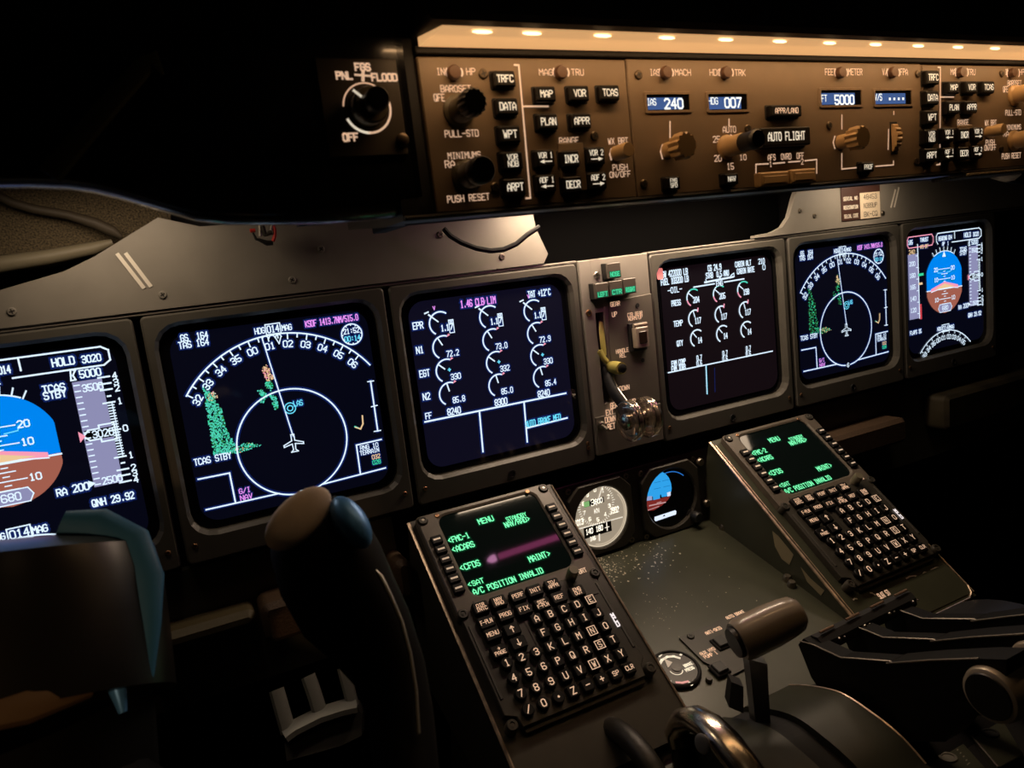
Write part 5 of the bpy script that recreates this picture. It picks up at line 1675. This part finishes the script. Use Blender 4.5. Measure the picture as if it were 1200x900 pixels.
x, y = G.hit(1047.3, 161.5)
b = MB()
b.box(x - .0042, x + .0042, y - .0125, y + .0125, -.001, .0004, .0002, MBLK)
b.X = Matrix.Translation((x, y, -.008)) @ Matrix.Rotation(R_(90), 4, 'Y')
b.lathe(0, 0, [(.013, -.0032), (.0145, -.0028), (.0145, .0028), (.013, .0032)], TAN, 60, rf=flute(20, .10), c0=True)
part('thumb_wheel', b, fp, 'tan ribbed thumb wheel')
# ------------------------------------------------------------------ flood light control on the left
fm = thing('flood_control', 'black knob lettered PNL and FLOOD left of the brown panels', 'control', FCP, (-.325, .17, -.002))
b = MB()
x0, y1 = G.hit(384, 71); x1, y0 = G.hit(477, 183)
b.box(-.3475, -.3025, .1740, .2255, -.002, .0004, .0004, mat('dark brown face', (.045, .034, .022), .5))
for s, px, py, h, w_ in (('FGS', 424.5, 79, 8, 17), ('PNL', 403, 89, 8, 18), ('FLOOD', 450, 91, 8, 29), ('OFF', 410.5, 161, 8.5, 17)):
    b.ptext(G, s, px, py, h, PEACH, w_, 0, dz=.0007, lw=.0010)
b.prib(G, [(416, 88), (434, 89.5)], .0011, PEACH, 0, .0007); b.prib(G, [(425, 84), (425, 94)], .0018, PEACH, 0, .0007)
kx, ky = G.hit(430, 127)
b.arc(kx, ky, .0132, -95, 30, .0012, .0008, PEACH, 16); b.arc(kx, ky, .0132, 60, 175, .0008, .0008, PEACHD, 14); b.arc(kx, ky, .0132, 205, 268, .0014, .0008, WLEG, 14)
part('face_plate', b, fm)
ok_ = knob(fm, kx, ky, [(.0098, 0), (.0098, .009), (.0090, .0105)], KBRN, name='outer_knob')
knob(ok_, kx, ky, [(.0058, .0105), (.0062, .0115), (.0062, .0225), (.0052, .024)], BLK, name='inner_knob')
b = MB(); b.rib([(kx - .0058, ky + .0040), (kx - .0090, ky + .0066)], .0014, .0108, WLEG); part('pointer', b, ok_, 'white pointer line')
x, y = G.hit(471, 164)
b = MB(); b.lathe(x, y, [(.0036, 0), (.0036, .002), (.0022, .003)], mat('brown screw', (.12, .09, .06), .35, .7), 14); part('screw', b, fm)

# ================================================================== LEFT END OF THE PANEL
b = MB()
FE = Frame(W(-.6, .14, -.03), (1, 0, 0), VUP)
o = [FE.hit(*p) for p in ((-60, 215), (200, 215), (200, 262), (140, 292), (60, 312), (-60, 322))]
b.prism(o, -.02, 0, 0, FELT)
single('felt_lining', b, 'speckled brown felt lining under the left glareshield lip', 'lining', FE)
b = MB()
b.tube([(*FE.hit(px, py, .006), .006) for px, py in ((-60, 326), (0, 310), (60, 301), (110, 291), (132, 284))], [.0065, .0065, .0060, .0052, .003], mat('tan trim tube', (.21, .185, .125), .5), 12)
single('trim_tube', b, 'tan padded trim tube along lower edge of brown felt', 'trim', FE)
b = MB()
b.tube([(*FE.hit(px, py, .012), .012) for px, py in ((-30, 215), (0, 231), (15, 238), (40, 245), (80, 252), (110, 261), (132, 271), (142, 278))], [.0036] * 5 + [.0045, .0045, .002], mat('brown cord sheath', (.055, .043, .028), .6, bump=.3, vscale=120), 10)
single('cord', b, 'dark brown sheathed cord lying across the speckled felt', 'cord', FE)
# old pink fluorescent tube under the glareshield
ft = thing('fluorescent_lamp', 'pinkish lamp tube tucked under the glareshield, mirrored in near keypad screen', 'lamp', MIP, (0, .15, .10))
b = MB()
b.tube([(-.080, .1515, .110), (-.02, .1512, .1085), (.08, .1510, .106)], .0042, em('pink tube glow', (1.0, .16, .48), 6.5), 10)
part('tube', b, ft)
b = MB()
b.tube([(-.098, .1515, .111), (-.092, .1515, .1108), (-.086, .1515, .1104)], [.0015, .0050, .0052], em('hot tube end', (1.0, .40, .75), 20.0), 10)
part('glowing_end', b, ft)
# loose black cable under the glareshield
b = MB()
pts = ((520, 268), (527, 276), (540, 284), (558, 291), (575, 294), (590, 292.5), (605, 286), (618, 275), (632, 266))
b.tube([(*MIP.hit(px, py, .03), .03) for px, py in pts], .0025, MBLK, 8)
single('cable', b, 'black cable loop hanging under the glareshield above engine display', 'cable', MIP)
# wire connector
wc_ = thing('wire_connector', 'small metal connector with red wire loop under the left glareshield', 'connector', MIP, (*MIP.hit(310, 275, .02), .02))
H = lambda x, y, h=.02: (*MIP.hit(280 + x / 10, 250 + y / 10, h), h)
b = MB(); b.tube([H(395, 110), H(420, 190), H(420, 260), H(400, 330)], .0014, RED, 8); part('red_wire', b, wc_, 'red wire')
b = MB(); b.tube([H(130, 205), H(190, 200)], .0016, RED, 8); part('red_wire', b, wc_, 'red wire end')
b = MB(); b.tube([H(165, 230), H(200, 300), H(240, 310), H(330, 350), H(395, 345)], [.0008, .0012, .0014, .0022, .002], BLK, 8); part('black_wire', b, wc_)
b = MB(); b.tube([H(245, 120), H(250, 270)], .0016, STEEL, 8); b.tube([H(385, 110), H(375, 200)], .0016, STEEL, 8); part('metal_prong', b, wc_, 'bright metal prongs')
b = MB(); b.tube([H(270, 150), H(310, 250), H(385, 220)], .0022, CDUM, 8); part('clip_body', b, wc_)

# ================================================================== BELOW THE PANEL
b = MB()
b.box(-.80, -.275, -.24, -.120, -.024, -.014, 0, DOLIVE)
single('kick_panel', b, 'dark olive lower panel beneath the left displays', 'panel', MIP, (-.5, -.24, -.024))
b = MB()
b.box(.27, .80, -.24, -.120, -.024, -.014, 0, DOLIVE)
single('kick_panel', b, 'dark lower panel beneath the far right displays', 'panel', MIP, (.5, -.24, -.024))
def pad(pix_t, pix_b, h, label, m, th=.018):
    x0, y0 = MIP.hit(*pix_t, h); x1, y1 = MIP.hit(*pix_b, h)
    b = MB()
    b.rr((x0 + x1) / 2, (y0 + y1) / 2, abs(x1 - x0), abs(y1 - y0), 0.008, -.0135, h, .005, m, True, True)
    single('knee_pad', b, label, 'pad', MIP)
OLEA = mat('olive leather', (.09, .072, .035), .55, bump=.3, vscale=300)
pad((170, 752), (303, 733), .012, 'dull olive padded bar under the left displays', OLEA)
pad((305, 712), (392, 733), .022, 'brown leather knee pad behind the black control grip', BRLEA)
pad((462, 660), (488, 700), .022, 'brown leather knee pad beside the left keypad box', BRLEA)
pad((975, 520), (1062, 520), .022, 'dim brown knee pad right of the far keypad unit', BRLEA) if False else None
x0, y0 = MIP.hit(968, 530, .02); x1, y1 = MIP.hit(1064, 505, .02)
b = MB(); yc = (y0 + y1) / 2
b.rr((x0 + x1) / 2, yc, x1 - x0, .034, 0.008, -.0135, .02, .005, BRLEA, True, True); single('knee_pad', b, 'dim brown knee pad right of the far keypad unit', 'pad', MIP)
x0, y0 = MIP.hit(1110, 480, .02); x1, y1 = MIP.hit(1230, 455, .02)
b = MB()
b.rr((x0 + x1) / 2, (y0 + y1) / 2, x1 - x0, .05, 0.008, -.0135, .02, .005, mat('shade darkened leather', (.03, .024, .012), .6, vary=.5, vscale=30), True, True); single('knee_pad', b, 'dim olive padded bar at the right frame edge', 'pad', MIP)  # leather colour darkened to paint in the shade at this end
for px, py in ((225, 683), (459, 647)):
    x, y = MIP.hit(px, py, -.018)
    b = MB(); b.lathe(x, y, [(.007, -.028), (.007, -.022), (.005, -.018), (.003, -.016)], STEEL if px < 300 else CDUM, 14, c0=True)
    single('fastener', b, 'bright fastener hanging under the left displays' if px < 300 else 'dark round fastener left of the near keypad box', 'fastener', MIP)
# ------------------------------------------------------------------ rudder pedal frame
rp_ = thing('rudder_pedal', 'grey metal pedal frame with two openings low behind the control grip', 'pedal', WLD, tuple(at(378, 850, .72)))
PM = mat('dull grey pedal metal', (.30, .30, .27), .45, .4)
DP = .72
def bar(pts, r, fl=.6):
    b = MB(); b.tube([at(px, py, DP) for px, py in pts], r, PM, 8, flat=fl); return b
part('post', bar([(324, 808), (330, 830), (338, 858)], .0065), rp_); part('post', bar([(361, 792), (368, 812), (376, 838)], .0065), rp_); part('post', bar([(402, 782), (408, 805), (414, 828)], .0055), rp_)
b = bar([(333, 862), (345, 853), (375, 838), (400, 830), (418, 826)], .0085)
part('cross_bar', b, rp_)
b = MB()
P = [at(px, py, DP + .004) for px, py in ((332, 862), (345, 852), (418, 826), (424, 838), (424, 862), (400, 874), (336, 892))]
nrm = -CF
b.loft([P, [p + CF * .012 for p in P]], mat('dark pedal plate', (.07, .07, .06), .5), True, True)
part('foot_plate', b, rp_)

# ================================================================== CAPTAIN'S CONTROL WHEEL
yk = thing('control_yoke', 'black control yoke with out-of-focus hub and tan-topped right grip', 'control wheel', WLD, tuple(at(230, 900, .50)))
YB_ = mat('yoke black', (.005, .005, .0055), .6, spec=.15)
def tb(spec, m, n=20, fl=1.0, up=None):
    b = MB()
    b.tube([at(px, py, d) for px, py, d, r in spec], [r for *_, r in spec], m, n, True, fl, up)
    return b
part('right_grip', tb([(484, 1000, .41, .016), (476, 900, .42, .0165), (470, 840, .425, .017), (459, 790, .43, .0190), (436, 745, .432, .0240), (410, 710, .433, .0283), (389, 668, .43, .0295), (375, 632, .43, .0275), (367, 606, .43, .0235), (362, 592, .43, .015)], YB_, 24), yk)
c = at(350, 607, .405); e1 = (at(386, 577, .415) - at(316, 642, .40)) * .5; vdir = -CF
e1n = e1.normalized(); e2 = (vdir * .25 - CD * .75 - CR * .75); e2 = (e2 - e1n * e2.dot(e1n)).normalized(); nn = e1n.cross(e2)
nn = nn if nn.dot(vdir) > 0 else -nn
b = MB()
b.ell(c + nn * .001, (e1, e2 * .0115, nn * .006), mat('worn tan cap', (.88, .76, .65), .55, vary=.1, vscale=60), 28, 12)
part('grip_cap', b, yk, 'worn tan grip cap')
b = MB()
c = at(411, 612, .405); e1 = (at(428, 636, .40) - at(392, 580, .415)) * .5; e1n = e1.normalized(); e2 = (CR * .8 - CD * .5); e2 = (e2 - e1n * e2.dot(e1n)).normalized()
b.ell(c, (e1, e2 * .0085, e1n.cross(e2) * .010), mat('trim switch painted blue reflection', (.13, .42, 1.0), .35, .3), 24, 12)  # blue base colour paints in the screens' reflection
part('trim_switch', b, yk, 'glossy trim switch with painted blue reflection')
b = MB()
b.tube([at(px, py, .405) for px, py in ((440, 668), (446, 676), (458, 700), (470, 728), (480, 765), (487, 810), (490, 860))], [.0006, .0014, .0013, .0012, .0012, .0012, .0012], mat('bright grip seam', (.8, .8, .74), .5, .9), 8)
part('grip_seam', b, yk, 'bright metal seam with green glints')
part('spoke', tb([(486, 1000, .41, .026), (400, 1070, .44, .03), (250, 1040, .47, .032), (100, 960, .49, .036)], YB_), yk)
GLB = mat('glossy hub black', (.010, .009, .008), .32)
b = MB()
b.tube([at(12, 632, .50), at(12, 640, .50), at(12, 660, .50), at(13, 700, .498), at(15, 760, .495), at(18, 850, .49)], [.040, .062, .072, .0755, .0765, .0765], GLB, 36, True)
part('hub', b, yk, 'glossy black hub')
b = MB()
b.tube([at(70, 619, .47), at(105, 628, .468), at(135, 650, .465), at(150, 690, .46), at(158, 740, .455), at(162, 800, .45)], [.010, .017, .021, .020, .014, .008], mat('teal shell painted bluish', (.04, .20, .42), .55), 20, True, .5, tuple(CF))  # teal pushed bluer to paint in light from the screens
part('hub_shell', b, yk, 'dim teal hub shell')
b = MB()
b.tube([at(142, 735, .44), at(140, 765, .44), at(136, 800, .44), at(144, 835, .44)], [.003, .0055, .005, .002], mat('trim switch painted blue reflection', (.13, .42, 1.0), .35, .3), 12)
part('hub_strip', b, yk, 'glossy blue edge strip')
part('column', tb([(20, 840, .50, .066), (40, 930, .51, .06), (60, 1100, .52, .055)], YB_), yk)
b = MB()
b.tube([at(-40, 835, .425), at(30, 822, .422), (at(100, 800, .43))], [.012, .012, .009], mat('brown hub band', (.16, .10, .05), .5), 12, True, .7)
part('hub_band', b, yk, 'brown band below the hub')
b = MB()
b.ell(at(170, 780, .47), (CR * .011, CD * .0045, CF * .008), mat('tan ring', (.22, .18, .10), .5), 16, 10)
part('end_ring', b, yk)
